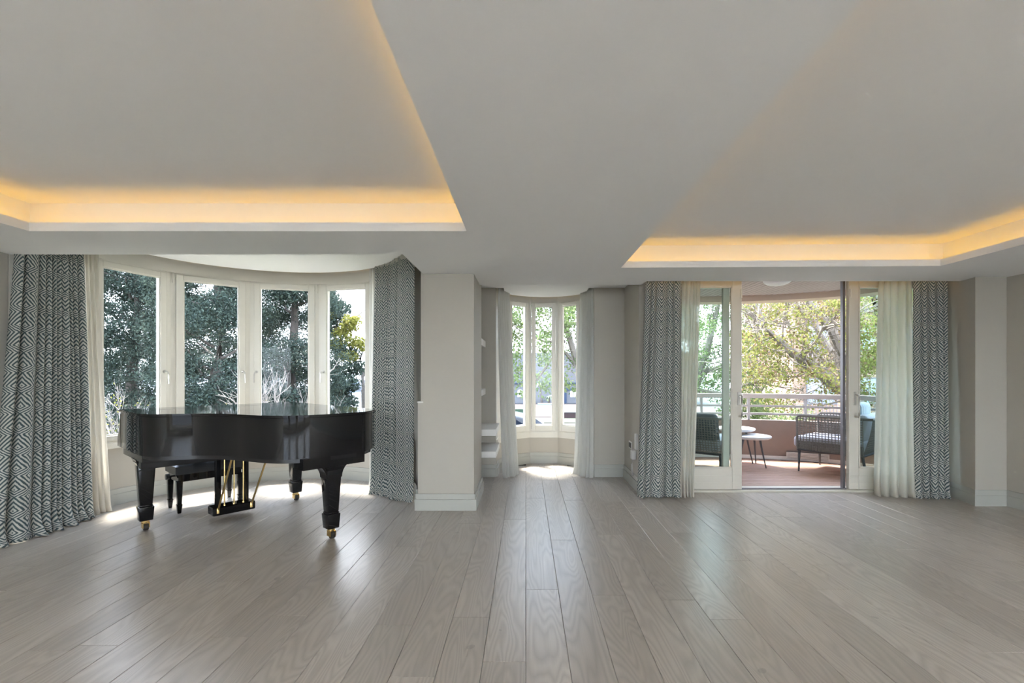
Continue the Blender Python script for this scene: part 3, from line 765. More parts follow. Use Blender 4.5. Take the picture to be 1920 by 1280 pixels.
for x in (0.0, 1.415):                                  # cheek arms stepping down in front of the lid
    b = BM()
    prof = [(0.02, .69), (0.02, .985), (.03, .985), (.06, .90), (.085, .82), (.13, .79), (.145, .76), (.145, .69)]
    a = [b.verts.new((x, y, z)) for y, z in prof]; c = [b.verts.new((x + .065, y, z)) for y, z in prof]
    b.faces.new(a); b.faces.new(c[::-1])
    for i in range(len(prof)): b.faces.new((a[i], c[i], c[(i + 1) % len(prof)], a[(i + 1) % len(prof)]))
    bmesh.ops.recalc_face_normals(b, faces=b.faces[:]); obj('cheek_arm', b, 'piano', pno)
b = BM(); box(b, .065, 1.415, .02, .12, .69, .735); box(b, .065, 1.415, .018, .03, .735, .94); obj('fallboard', b, 'piano', pno)
b = BM(); box(b, .03, 1.45, -.585, -.50, .56, .62)
bevel(b, .004, 1); obj('cross_beam', b, 'satin', pno)
def leg(u, v, wide=False):
    y = -v
    b = BM()
    taper(b, u, y, .22, .60, .088, .128)
    taper(b, u, y, .205, .22, .094, .094); taper(b, u, y, .085, .205, .094, .110); 
    bevel(b, .006, 2)
    lg = obj('leg', b, 'piano', pno, smooth='auto')
    b = BM(); taper(b, u, y, .595, .625, .150, .165); taper(b, u, y, .56, .595, .125, .150); bevel(b, .005, 2)
    if wide:
        # curved bracket wings at the tail leg
        prof = []
        for k in range(9):
            t = k / 8; prof.append((.065 + .16 * (1 - math.cos(t * PI / 2)), .50 + .14 * math.sin(t * PI / 2)))
        for sgn in (-1, 1):
            pl_ = [(sgn * .03, .50), *[(sgn * x, z) for x, z in prof], (sgn * .225, .69), (sgn * .03, .69)]
            a = [b.verts.new((u + x, y - .055, z)) for x, z in pl_]; c = [b.verts.new((u + x, y + .055, z)) for x, z in pl_]
            b.faces.new(a); b.faces.new(c[::-1])
            for i in range(len(pl_)): b.faces.new((a[i], c[i], c[(i + 1) % len(pl_)], a[(i + 1) % len(pl_)]))
        bmesh.ops.recalc_face_normals(b, faces=b.faces[:])
        box(b, u - .27, u + .25, y - .09, y + .09, .60, .69)
    obj('leg_bracket', b, 'piano', lg)
    b = BM(); lathe(b, [(.020, .062), (.030, .068), (.030, .086)], 16, u, y, 0)
    # fork
    for s_ in (-1, 1):
        prism(b, [(u + s_ * .020, y - .035), (u + s_ * .026, y - .035), (u + s_ * .026, y + .020), (u + s_ * .020, y + .020)], .022, .066)
    box(b, u - .026, u + .026, y - .020, y + .020, .056, .066)
    obj('caster_fork', b, 'brass', lg, smooth='auto')
    b = BM(); lathe(b, [(.012, -.017), (.027, -.017), (.0295, -.008), (.0295, .008), (.027, .017), (.012, .017)], 18)
    bmesh.ops.rotate(b, verts=b.verts[:], matrix=Matrix.Rotation(PI / 2, 3, 'Y')); bmesh.ops.translate(b, verts=b.verts[:], vec=(u, y - .016, .0295))
    obj('caster_wheel', b, 'rubber', lg, smooth='auto')
leg(.108, .33); leg(1.39, .325); leg(1.045, 1.745, True)
b = BM(); box(b, .06, .14, -.405, -.398, .628, .645); obj('name_plate', b, 'brass', pno)
# pedal lyre
ly = obj('pedal_lyre', bevel(box(box(BM(), .60, .645, -.47, -.43, .12, .63), .835, .88, -.47, -.43, .12, .63), .004, 1), 'piano', pno)
b = BM(); box(b, .56, .92, -.53, -.38, .045, .125); bevel(b, .012, 2); obj('lyre_box', b, 'piano', ly)
for x in (.66, .74, .82):
    b = BM(); tube(b, [(x, -.505, .11), (x, -.505, .625)], .0065, 8); lathe(b, [(.012, .10), (.014, .115), (.009, .135)], 10, x, -.505, 0); obj('pedal_rod', b, 'brass', ly, smooth='auto')
    b = BM(); prism(b, [(x - .014, -.38), (x + .014, -.38), (x + .022, -.28), (x + .016, -.25), (x - .016, -.25), (x - .022, -.28)], .052, .062); obj('pedal', b, 'brass', ly)
for x, x2 in ((.60, .64), (.88, .95)):
    b = BM(); tube(b, [(x, -.525, .085), (x2, -.80, .665)], .0085, 8); lathe(b, [(.014, .07), (.014, .10), (.008, .12)], 10, x, -.53, 0); obj('brace_rod', b, 'brass', ly, smooth='auto')

# ------------------------------------------------------------------ piano bench
bn = thing('piano_bench', 'black button-tufted leather piano bench behind the pedal lyre', 'bench', (-3.28, 4.955, 0), ANG)
b = BM(); nx, ny = 36, 22; lx, ly_ = .60, .36
V = []
for j in range(ny + 1):
    row = []
    for i in range(nx + 1):
        x = (i / nx - .5) * lx; y = (j / ny - .5) * ly_
        e = min(1, (.5 - abs(i / nx - .5)) * 14) * min(1, (.5 - abs(j / ny - .5)) * 9)
        px, py = x / .10, y / .09
        tuft = min(abs(((px + py) / 2 + .5) % 1 - .5), abs(((px - py) / 2 + .5) % 1 - .5))
        z = .448 + .022 * math.sqrt(max(0, e)) + .016 * min(1, tuft * 5) * min(1, e)
        row.append(b.verts.new((x, y, z)))
    V.append(row)
for j in range(ny):
    for i in range(nx): b.faces.new((V[j][i], V[j][i + 1], V[j + 1][i + 1], V[j + 1][i]))
rimv = [V[0][i] for i in range(nx + 1)] + [V[j][nx] for j in range(1, ny + 1)] + [V[ny][i] for i in range(nx - 1, -1, -1)] + [V[j][0] for j in range(ny - 1, 0, -1)]
low = [b.verts.new((v.co.x, v.co.y, .372)) for v in rimv]
for i in range(len(rimv)):
    k = (i + 1) % len(rimv); b.faces.new((rimv[i], low[i], low[k], rimv[k]))
b.faces.new(low); bmesh.ops.recalc_face_normals(b, faces=b.faces[:])
cu = obj('cushion', b, 'leather', bn, smooth='auto')
for i in range(-2, 3):
    for j in range(-1, 2):
        if (i + j) % 2 == 0:
            b = BM(); lathe(b, [(.009, 0), (.008, .005), (0, .007)], 8, i * .10, j * .09, .466); obj('button', b, 'leather', cu, smooth=True)
b = BM()
box(b, -.275, .275, -.165, -.145, .30, .372); box(b, -.275, .275, .145, .165, .30, .372); box(b, -.275, -.255, -.145, .145, .30, .372); box(b, .255, .275, -.145, .145, .30, .372)
obj('apron', b, 'piano', bn)
for x in (-.265, .265):
    for y in (-.155, .155):
        b = BM(); taper(b, x, y, .085, .31, .036, .052); taper(b, x, y, .0, .08, .028, .044); taper(b, x, y, .075, .088, .046, .046); bevel(b, .003, 1); obj('leg', b, 'piano', bn)
    b = BM(); sg = -1 if x < 0 else 1
    tube(b, [(sg * .275, 0, .34), (sg * .31, 0, .34)], .008, 8); lathe_ = tube(b, [(sg * .308, 0, .34), (sg * .338, 0, .34)], .028, 12); obj('adjuster_knob', b, 'satin', bn, smooth='auto')

# ------------------------------------------------------------------ balcony
PC = smooth_poly([(1.525, 7.75), (2.1, 7.78), (3.0, 7.77), (3.44, 7.70), (4.0, 7.54), (4.45, 7.32), (4.76, 7.08), (4.95, 6.75), (5.05, 6.35), (5.08, 5.62)], 5)
def offs(P, d):
    o = []
    for i, p in enumerate(P):
        a = Vector(P[max(i - 1, 0)]); c = Vector(P[min(i + 1, len(P) - 1)]); t = (c - a).normalized(); n = Vector((-t.y, t.x))
        o.append((p[0] + n.x * d, p[1] + n.y * d))
    return o
PO = offs(PC, .16); 
b = BM(); strip_prism(b, PC, PO, -.25, .605); struct('wall_balcony_parapet', b, 'render', smooth='auto')
b = BM(); strip_prism(b, offs(PC, -.012), PC, 0, .055); struct('baseboard_balcony', b, 'stoneskirt', smooth='auto')
b = BM(); strip_prism(b, offs(PC, -.05), offs(PC, .25), 2.48, 2.95); struct('trim_balcony_beam', b, 'beam', smooth='auto')
b = BM(); box(b, 1.402, 1.52, 5.685, 7.9, -.25, 2.95); struct('wall_balcony_side', b, 'render')
b = BM(); prism(b, [(1.53, 5.69)] + PO + [(5.24, 5.69)], -.25, -.045); bfl = struct('floor_balcony', b, 'under')
b = BM(); prism(b, [(1.53, 5.69)] + PO + [(5.24, 5.69)], 2.60, 2.95); bce = struct('ceiling_balcony', b, 'darkbark')
def curve_x_at(y):
    best = 5.1
    for a, c in zip(PC[:-1], PC[1:]):
        if (a[1] - y) * (c[1] - y) <= 0 and a[0] > 3.0: best = min(best, a[0] + (c[0] - a[0]) * ((y - a[1]) / (c[1] - a[1] + 1e-9)))
    return best
def curve_y_at(x):
    for a, c in zip(PC[:-1], PC[1:]):
        if (a[0] - x) * (c[0] - x) <= 0: return a[1] + (c[1] - a[1]) * ((x - a[0]) / (c[0] - a[0] + 1e-9))
    return 6.3
y = 5.72
while y < 7.74:
    xa, xb = 1.54, min(curve_x_at(y), curve_x_at(y + .085)) - .01
    l = xb - xa
    bm = BM(); box(bm, -l / 2, l / 2, -.042, .042, -.03, 0); bevel(bm, .003, 1)
    obj('deck_board', bm, 'deck', bfl, loc=((xa + xb) / 2, y + .045, 0)); y += .092
b = BM(); box(b, 1.55, 4.9, 5.70, 5.718, -.04, -.002); obj('drain_strip', b, 'darkmetal', bfl)
x = 1.54
while x < 5.0:
    ye = min(curve_y_at(x), curve_y_at(x + .075)) - .05
    if ye > 5.8:
        bm = BM(); l = ye - 5.70; box(bm, -.0345, .0345, -l / 2, l / 2, 2.570, 2.602); bevel(bm, .004, 1)
        obj('ceiling_slat', bm, 'slat', bce, loc=(x + .038, 5.70 + l / 2, 0))
    x += .0785
r = thing('ceiling_lamp', 'white opal dome lamp on the balcony ceiling', 'lamp', (3.25, 6.25, 2.57))
b = BM(); lathe(b, [(.155, 0), (.155, -.02), (.0, -.02)], 28); obj('base_plate', b, 'rail', r, smooth='auto')
b = BM(); lathe(b, [(.172, -.018)] + [(.172 * math.cos(t * PI / 16), -.02 - .075 * math.sin(t * PI / 16)) for t in range(0, 8)] + [(0, -.095)], 32); obj('dome', b, 'opal', r, smooth='auto')
r = thing('balcony_railing', 'painted metal balcony railing with wide handrail above the pink parapet', 'railing', (3.0, 7.85, .605))
sh = lambda P: [(p[0] - 3.0, p[1] - 7.85) for p in P]
b = BM(); strip_prism(b, sh(offs(PC, .03)), sh(offs(PC, .13)), .345, .415); obj('handrail', b, 'handrail', r, smooth='auto')
for z in (.205, .080):
    b = BM(); strip_prism(b, sh(offs(PC, .055)), sh(offs(PC, .095)), z, z + .032); obj('rail', b, 'rail', r, smooth='auto')
PM = offs(PC, .075)
for i in range(2, len(PM), 7):
    px, py = PM[i]; b = BM(); box(b, px - 3.0 - .018, px - 3.0 + .018, py - 7.85 - .018, py - 7.85 + .018, 0, .35); obj('post', b, 'rail', r)
# low vent grille at the foot of the parapet
gx0, gx1 = 4.05, 4.55
pa = Vector((gx0, curve_y_at(gx0))); pb = Vector((gx1, curve_y_at(gx1))); t = (pb - pa).normalized(); ga = math.atan2(t.y, t.x); L = (pb - pa).length
nrm = Vector((t.y, -t.x)); gm = (pa + pb) / 2 + nrm * .035
r = thing('vent_grille', 'low grey slatted vent grille at the foot of the balcony parapet', 'vent', (gm.x, gm.y, .075), ga)
b = BM(); frame_ring(b, L, -.055, .055, .012, -.012, .012); obj('frame', b, 'grille', r)
for z in (-.03, -.01, .01, .03):
    b = BM(); box(b, -L / 2 + .012, L / 2 - .012, -.008, .006, z - .006, z + .006); obj('slat', b, 'grille', r)
b = BM(); box(b, -L / 2 + .01, L / 2 - .01, .006, .011, -.045, .045); obj('backing', b, 'socketdark', r)

# lounge chairs: x to the chair's right, -y is the front of the seat
def rounded_box(sx_, sy, sz, cx=0, cy=0, cz=0, bv=.04, seg=3):
    b = BM(); box(b, cx - sx_ / 2, cx + sx_ / 2, cy - sy / 2, cy + sy / 2, cz - sz / 2, cz + sz / 2); bevel(b, bv, seg); return b
def weave(bm, P0, P1, z0a, z0b, z1, nv, nh, r=.006, bulge=.0):
    """rope lattice between two plan points; lower edge z0a..z0b, top z1"""
    P0 = Vector(P0); P1 = Vector(P1); n = (P1 - P0); n = Vector((n.y, -n.x)).normalized()
    def pt(s, t):
        p = P0.lerp(P1, s); zb = z0a + (z0b - z0a) * s; q = p + n * bulge * (t + .5 * math.sin(PI * t) * .3)
        return (q.x, q.y, zb + (z1 - zb) * t)
    for i in range(nv + 1):
        s = i / nv; tube(bm, [pt(s, k / 4) for k in range(5)], r, 4, caps=False)
    for j in range(nh + 1):
        t = j / nh; tube(bm, [pt(k / 6, t) for k in range(7)], r * .8, 4, caps=False)
def lounge_chair(label, loc_, rz, back_mat, pillow_mat, plabel):
    r = thing('lounge_chair', label, 'armchair', loc_, rz, 'woven balcony lounge chairs')
    w, d = .72, .78; zl, zh = .30, .765
    fr = BM()
    tube(fr, [(-w / 2, -d / 2, zl), (w / 2, -d / 2, zl), (w / 2, d / 2, zl), (-w / 2, d / 2, zl), (-w / 2, -d / 2, zl)], .016, 6)
    obj('seat_frame', fr, 'chairmetal', r)
    for sgn in (-1, 1):
        b = BM(); weave(b, (sgn * w / 2, -d / 2), (sgn * (w / 2 + .02), d / 2), zl + .02, zl + .02, zh - .01, 20, 14, bulge=.012 * sgn)
        ap = obj('arm_panel', b, 'rope', r)
        b = BM(); tube(b, [(sgn * (w / 2 + .0), -d / 2, zl), (sgn * (w / 2 + .015), -d / 2 - .004, zh - .03), (sgn * (w / 2 + .02), -d / 2 + .03, zh), (sgn * (w / 2 + .03), d / 2, zh)], .018, 6)
        obj('arm_rail', b, 'rope', ap, smooth='auto')
        b = BM(); weave(b, (sgn * w / 2, -d / 2), (sgn * (w / 2 + .02), d / 2), zl + .0, zl + .0, zl + .12, 44, 3, r=.008); obj('lower_weave', b, 'rope', ap)
    b = BM(); weave(b, (-w / 2, d / 2), (w / 2, d / 2), zl + .02, zl + .02, zh - .01, 20, 14, bulge=-.10)
    bp = obj('back_panel', b, 'rope', r)
    b = BM(); tube(b, [(-w / 2 - .03, d / 2, zh), (-w / 2, d / 2 + .09, zh), (w / 2, d / 2 + .09, zh), (w / 2 + .03, d / 2, zh)], .018, 6); obj('back_rail', b, 'rope', bp, smooth='auto')
    for sx_ in (-1, 1):
        for sy in (-1, 1):
            b = BM(); tube(b, [(sx_ * (w / 2 - .01), sy * (d / 2 - .02), zl + .005), (sx_ * (w / 2 + .01), sy * (d / 2 + (.05 if sy > 0 else -.02)), 0.0)], .019, 8, .011); obj('leg', b, 'chairmetal', r, smooth='auto')
    obj('seat_cushion', rounded_box(w - .05, d + .05, .15, 0, -.045, zl + .10), 'cushion', r, smooth='auto')
    bb = rounded_box(w - .10, .14, .38, 0, 0, 0, .06); bmesh.ops.rotate(bb, verts=bb.verts[:], matrix=Matrix.Rotation(R(-14), 3, 'X')); bmesh.ops.translate(bb, verts=bb.verts[:], vec=(0, d / 2 - .07, zl + .33))
    obj('back_cushion', bb, back_mat, r, smooth='auto')
    return r
lounge_chair('woven rope lounge chair with pale cushions at the right of the balcony', (4.28, 6.61, 0), R(219), 'cushion', 'stripe', '')
lounge_chair('woven rope lounge chair with slate cushion behind the left glass door leaf', (2.46, 6.72, 0), R(141), 'greycush', 'greycush', '')
r = thing('throw_pillow', 'blue and white striped pillow leaning in the right lounge chair', 'pillow', (4.44, 6.42, .66), R(219))
b = rounded_box(.44, .14, .40, 0, 0, .10, .06); obj('cover', b, 'stripe', r, smooth='auto')
b = BM(); tube(b, [(-.2, 0, -.08), (.2, 0, -.08)], .006, 6); obj('piping', b, 'stripe', r)

def side_table(label, x, y, zt, rad, legs):
    r = thing('side_table', label, 'table', (x, y, 0), 0, 'round balcony side tables')
    b = BM(); lathe(b, [(rad * .55, zt - .052), (rad * .88, zt - .045), (rad * .98, zt - .030), (rad, zt - .018), (rad * .985, zt - .004), (rad * .95, zt), (0, zt)], 40); obj('table_top', b, 'tabletop', r, smooth='auto')
    for a in legs:
        ca, sa = math.cos(R(a)), math.sin(R(a))
        b = BM(); tube(b, [(ca * rad * .50, sa * rad * .50, zt - .045), (ca * rad * .62, sa * rad * .62, zt * .55), (ca * rad * .86, sa * rad * .86, 0)], .017, 8, .008); obj('leg', b, 'chairmetal', r, smooth='auto')
side_table('taller round white-topped side table behind the low one on the balcony', 3.16, 7.28, .53, .27, (-20, 100, 220))
side_table('lower round white-topped side table in front on the balcony', 3.29, 7.05, .445, .265, (-60, 50, 190))

# ------------------------------------------------------------------ unseen fill uplights added behind the camera to brighten the room
for (x, y, rz, lab) in ((XL, -.6, -PI / 2, 'added white half-round fill uplight on the left wall, nearer the bay'), (XL, -2.9, -PI / 2, 'added white half-round fill uplight on the left wall, nearer the added rear windows'),
                        (XR, -.6, PI / 2, 'added white half-round fill uplight on the right wall, nearer the balcony'), (XR, -2.9, PI / 2, 'added white half-round fill uplight on the right wall, nearer the added rear windows'),
                        (-2.15, YB, 0, 'added white half-round fill uplight on the left pier of the rear wall'), (0.0, YB, 0, 'added white half-round fill uplight on the middle pier of the rear wall'), (2.4, YB, 0, 'added white half-round fill uplight on the right pier of the rear wall')):
    r = thing('fill_uplight', lab, 'lamp', (x, y, 1.62), rz, 'added fill uplights behind the camera')
    ang = [PI * k / 12 for k in range(13)]
    b = BM(); strip_prism(b, [(.118 * math.cos(a), .118 * math.sin(a) * .8 + .002) for a in ang], [(.125 * math.cos(a), .125 * math.sin(a) * .8 + .002) for a in ang], -.10, .06); obj('shade', b, 'shelf', r, smooth='auto')
    b = BM(); prism(b, [(.118 * math.cos(a), .118 * math.sin(a) * .8 + .002) for a in ang], -.10, -.09); obj('bottom_plate', b, 'shelf', r)
    ld = bpy.data.lights.new('fill_light', 'AREA'); ld.shape = 'RECTANGLE'; ld.size = .20; ld.size_y = .06; ld.energy = FILL_WATTS; ld.color = (.88, .95, 1.0); ld.spread = R(165)
    lo_b = bpy.data.objects.new('fill_light', ld); COL.objects.link(lo_b); lo_b.parent = r; lo_b.location = (0, .045, .045); lo_b.rotation_euler = (PI, 0, 0)

# ------------------------------------------------------------------ outdoors
GZ = -1.4
def at(px, py, d): return Vector(((px - 986) * d / 907, d, 1.35 - (py - 699) * d / 907))
b = BM(); box(b, -60, 60, YB - 30, 60, GZ - .3, GZ); ground = struct('ground', b, 'asphalt')
b = BM(); box(b, -40, -2.5, 7.5, 30, GZ - .05, GZ + .02); obj('lawn', b, 'grass', ground)
b = BM(); box(b, 3.0, 30, 8.6, 22, GZ - .05, GZ + .02); obj('lawn', b, 'grass', ground)
b = BM(); box(b, -3, 14, 30, 42, GZ - .05, GZ + .03); obj('terracotta_paving', b, 'terra', ground)
b = BM(); box(b, 1.0, 6.0, 26.5, 29, GZ - .05, GZ + .03); obj('lawn', b, 'grass', ground)
b = BM(); box(b, -600, 600, 60, 1500, GZ - 1.2, GZ - .6); struct('sea', b, 'sea')

def leaf_cloud(name, blobs, mat, parent, size=(.05, .09), aspect=1.0, seed=0, droop=.0, shell=.5):
    g = np.random.default_rng(seed); C = []; 
    for (c, rr, n) in blobs:
        d = g.normal(size=(n, 3)); d /= np.linalg.norm(d, axis=1)[:, None]
        rad = shell + (1 - shell) * g.random(n) ** .6
        rad = np.where(g.random(n) < .25, g.random(n), rad)
        C.append(np.array(c) + d * rad[:, None] * np.array(rr))
    C = np.concatenate(C); n = len(C)
    a = g.normal(size=(n, 3)); a[:, 2] -= droop; a /= np.linalg.norm(a, axis=1)[:, None]
    t = g.normal(size=(n, 3)); bb = np.cross(a, t); bb /= np.linalg.norm(bb, axis=1)[:, None]
    s_ = g.uniform(size[0], size[1], n)[:, None]
    P = np.stack([C - a * s_ * .5, C + bb * s_ * .5 * aspect + a * s_ * .05, C + a * s_ * .5, C - bb * s_ * .5 * aspect + a * s_ * .05], 1).reshape(-1, 3)
    P -= np.array(parent.location)
    me = bpy.data.meshes.new(name); me.vertices.add(4 * n); me.vertices.foreach_set('co', P.astype(np.float32).ravel())
    me.loops.add(4 * n); me.loops.foreach_set('vertex_index', np.arange(4 * n, dtype=np.int32))
    me.polygons.add(n); me.polygons.foreach_set('loop_start', np.arange(0, 4 * n, 4, dtype=np.int32))
    me.update(calc_edges=True); me.validate()
    o = obj(name, me, mat, parent); o['kind'] = 'stuff'; return o
def limb(bm, base, pts, r0, r1, n=7):
    tube(bm, [Vector(p) - Vector(base) for p in pts], r0, n, r1)
def jitter_path(a, b_, n, amt, g):
    a, b_ = Vector(a), Vector(b_)
    return [a.lerp(b_, i / n) + (Vector(g.normal(size=3)) * amt if 0 < i < n else Vector((0, 0, 0))) for i in range(n + 1)]
def twigs(bm, base, start, direction, length, rad, depth, g, spread=.6, up=.1):
    start = Vector(start); d = Vector(direction).normalized(); pts = [start]
    for k in range(3):
        d = (d + Vector(g.normal(size=3)) * .18 + Vector((0, 0, up * .3))).normalized(); pts.append(pts[-1] + d * length / 3)
    tube(bm, [p - Vector(base) for p in pts], rad, 4 if depth < 3 else 5, rad * .55, caps=False)
    if depth <= 0: return
    for k in range(int(g.integers(2, 5))):
        f = g.uniform(.35, 1.0); i = min(2, int(f * 3)); p = pts[i].lerp(pts[i + 1], f * 3 - i)
        nd = (d + Vector(g.normal(size=3)) * spread + Vector((0, 0, up))).normalized()
        twigs(bm, base, p, nd, length * g.uniform(.5, .8), rad * .55, depth - 1, g, spread, up)

# dark conifers beyond the bay
def conifer(label, px, d, ztop, rx, n, seed, mat='conifer', zlow=-1.2, dens=1.0):
    X = (px - 986) * d / 907; base = (X, d, GZ); g = np.random.default_rng(seed)
    r = thing('conifer_tree', label, 'tree', base, 0, 'dark conifers outside the bay')
    b = BM(); limb(b, base, jitter_path(base, (X + .2, d, ztop * .9), 5, .08, g), .22, .06); obj('trunk', b, 'darkbark', r, smooth='auto')
    blobs = []; k = int(110 * dens)
    for i in range(k):
        f = g.random(); z = zlow + (ztop - zlow) * f; rr = rx * (1.0 - .55 * f ** 1.6)
        a = g.uniform(0, 2 * PI); q = rr * math.sqrt(g.uniform(.25, 1.0))
        blobs.append(((X + math.cos(a) * q, d + math.sin(a) * q, z), (g.uniform(.35, .75), g.uniform(.35, .75), g.uniform(.22, .42)), n // k))
    leaf_cloud('foliage', blobs, mat, r, (.045, .125), .34, seed, .5, .35)
    b = BM()
    for i in range(14):
        z = g.uniform(zlow + .5, ztop * .8); a = g.uniform(0, 2 * PI)
        limb(b, base, jitter_path((X, d, z), (X + math.cos(a) * rx * .7, d + math.sin(a) * rx * .7, z + .5), 3, .08, g), .05, .015, 5)
    obj('branches', b, 'darkbark', r)['kind'] = 'stuff'
    return r
conifer('dark conifer filling the leftmost visible bay window', 245, 15, 6.2, 1.6, 90000, 31, dens=1.7)
conifer('dark bluish conifer filling the second bay window', 400, 14, 6.6, 1.75, 105000, 32, dens=1.8)
conifer('dark green conifer behind the bare shrub in the third bay window', 545, 16, 6.4, 1.75, 105000, 33, dens=1.8)
conifer('more distant dark conifer showing between the first two bay windows', 120, 19, 6.5, 2.0, 30000, 35)
conifer('distant dark conifer seen between the second and third bay windows', 470, 21, 6.6, 2.3, 60000, 36, dens=1.6)
conifer('distant dark conifer seen behind the gap of the first bay window', 320, 20, 6.0, 2.0, 50000, 37, dens=1.4)
base = at(640, 1000, 19); base.z = GZ
r = thing('mixed_tree', 'loose tree with yellow-green top in the rightmost bay window', 'tree', base)
g = np.random.default_rng(41); b = BM(); limb(b, base, jitter_path(base, at(632, 600, 19), 5, .08, g), .16, .05)
for q in range(9): limb(b, base, jitter_path(at(634, 740 - q * 14, 19), at(600 + q * 11, 690 - q * 14, 19), 3, .06, g), .05, .015, 5)
obj('trunk', b, 'bark', r, smooth='auto')
bl = [(tuple(at(px_, py_, 19)), (.5, .5, .33), 500) for px_, py_ in ((625, 600), (640, 580), (630, 650), (615, 690), (640, 700), (655, 720), (625, 735), (650, 755), (665, 690), (620, 560), (612, 620), (612, 760), (640, 735), (655, 660))]
leaf_cloud('dark_leaves', bl, 'conifer', r, (.08, .18), .5, 42, .3, .3)
bl = [(tuple(at(px_, py_, 18.6)), (.42, .4, .24), 330) for px_, py_ in ((640, 625), (655, 612), (665, 640), (690, 650), (628, 645), (652, 668), (660, 600), (612, 590))]
leaf_cloud('yellow_leaves', bl, 'yellowleaf', r, (.08, .16), .6, 43, .3, .3)
base = at(684, 900, 24); base.z = GZ
r = thing('bare_tree', 'dark bare forked tree at the right edge of the bay view', 'tree', base)
b = BM(); limb(b, base, [base, at(684, 765, 24), at(682, 730, 24)], .18, .13); 
for pts in (((682, 730), (679, 700), (676, 670), (682, 655)), ((682, 732), (690, 715), (697, 700)), ((680, 705), (688, 690), (690, 678), (686, 664)), ((679, 700), (672, 690), (674, 672)), ((690, 715), (700, 722), (710, 716))):
    limb(b, base, [at(x_, y_, 24) for x_, y_ in pts], .09, .03)
obj('trunk', b, 'darkbark', r, smooth='auto')
b = BM(); g = np.random.default_rng(44)
for x_, y_ in ((682, 655), (697, 700), (686, 664), (674, 672), (676, 690)): twigs(b, base, at(x_, y_, 24), (g.normal(), 0, 1), .9, .03, 3, g)
obj('twigs', b, 'darkbark', r)['kind'] = 'stuff'
def bare_shrub(label, px, py, d, n, length, seed, leaf=0):
    base = at(px, py, d); base.z = GZ; g = np.random.default_rng(seed)
    r = thing('bare_shrub', label, 'shrub', base, 0, 'bare shrubs outside the bay')
    b = BM()
    for i in range(n):
        twigs(b, base, base + Vector((g.normal() * .25, g.normal() * .2, 0)), (g.normal() * .45, g.normal() * .25, 1.1), length, .035, 4, g, .5, .25)
    o = obj('twigs', b, 'twig', r); o['kind'] = 'stuff'
    b = BM(); limb(b, base, [base, base + Vector((0, 0, .4))], .09, .06); obj('stem', b, 'bark', r)
    if leaf:
        lo = [v.co for v in o.data.vertices][::40]; bl = [(tuple(Vector(c) + base), (.08, .08, .06), leaf) for c in lo[len(lo) // 4:]]
        leaf_cloud('young_leaves', bl, 'yellowleaf', r, (.03, .06), .6, seed)
bare_shrub('pale leafless shrub in front of the conifers in the third bay window', 545, 760, 10.5, 7, 1.35, 51)
bare_shrub('leafless shrub with a few yellow buds low in the leftmost bay window', 215, 790, 9.5, 5, 1.05, 52, 2)
bare_shrub('leafless shrub low between the second and third bay windows', 455, 790, 10.0, 5, 1.15, 53, 1)
# a few moored boats far on the water
for i, (px, d, l, lab) in enumerate(((668, 90, 5, 'small white boat with a cabin on the blue water, left of the forked tree'), (694, 100, 6, 'small white boat on the blue water right of the forked tree trunk'))):
    X = (px - 986) * d / 907; r = thing('boat', lab, 'boat', (X, d, GZ - .6), .3, 'moored boats')
    b = BM(); prism(b, [(-l / 2, -.9), (l * .2, -.9), (l / 2, 0), (l * .2, .9), (-l / 2, .9)], 0, .9); obj('hull', b, 'white', r)
    b = BM(); box(b, -l * .3, l * .1, -.6, .6, .9, 1.9); bevel(b, .08, 1); obj('cabin', b, 'white', r)
    b = BM(); box(b, -l * .28, l * .11, -.62, .62, 1.3, 1.6); obj('cabin_window', b, 'dkwin', r)
    b = BM(); tube(b, [(0, 0, 1.8), (0, 0, 6)], .06, 6); obj('mast', b, 'white', r)

# low white building, palms, car beyond the alcove bow window
wb = thing('white_building', 'long low white building with blue pilasters and arches beyond the alcove window', 'building', (1.2, 44, GZ))
b = BM(); box(b, -14, 14, 0, 6, 0, 4.6); obj('wall', b, 'white', wb)
b = BM(); box(b, -14.2, 14.2, -.15, 6.1, 1.78, 1.88); obj('string_course', b, 'blue', wb)
for x in (-2.95, 2.18, 6.5):
    b = BM(); box(b, x, x + .32, -.08, .02, 0, 1.35); obj('pilaster', b, 'blue', wb)
for x in (2.5, ):
    b = BM(); box(b, x, x + 2.0, -.06, .02, 1.15, 1.36); obj('blue_lintel', b, 'blue', wb)
for x in (-1.72, -3.8, 3.1, 4.6):
    pts = [(x - .27, .55), (x + .27, .55)] + [(x + .27 * math.cos(R(a)), 1.0 + .27 * math.sin(R(a))) for a in range(0, 181, 20)]
    b = BM(); a_ = [b.verts.new((p[0], -.04, p[1])) for p in pts]; c_ = [b.verts.new((p[0], .02, p[1])) for p in pts]
    b.faces.new(a_); b.faces.new(c_[::-1])
    for i in range(len(pts)): b.faces.new((a_[i], c_[i], c_[(i + 1) % len(pts)], a_[(i + 1) % len(pts)]))
    w_ = obj('arched_window', b, 'grille', wb)
    b = BM(); box(b, x - .012, x + .012, -.07, -.04, .55, 1.25); obj('mullion', b, 'white', w_)
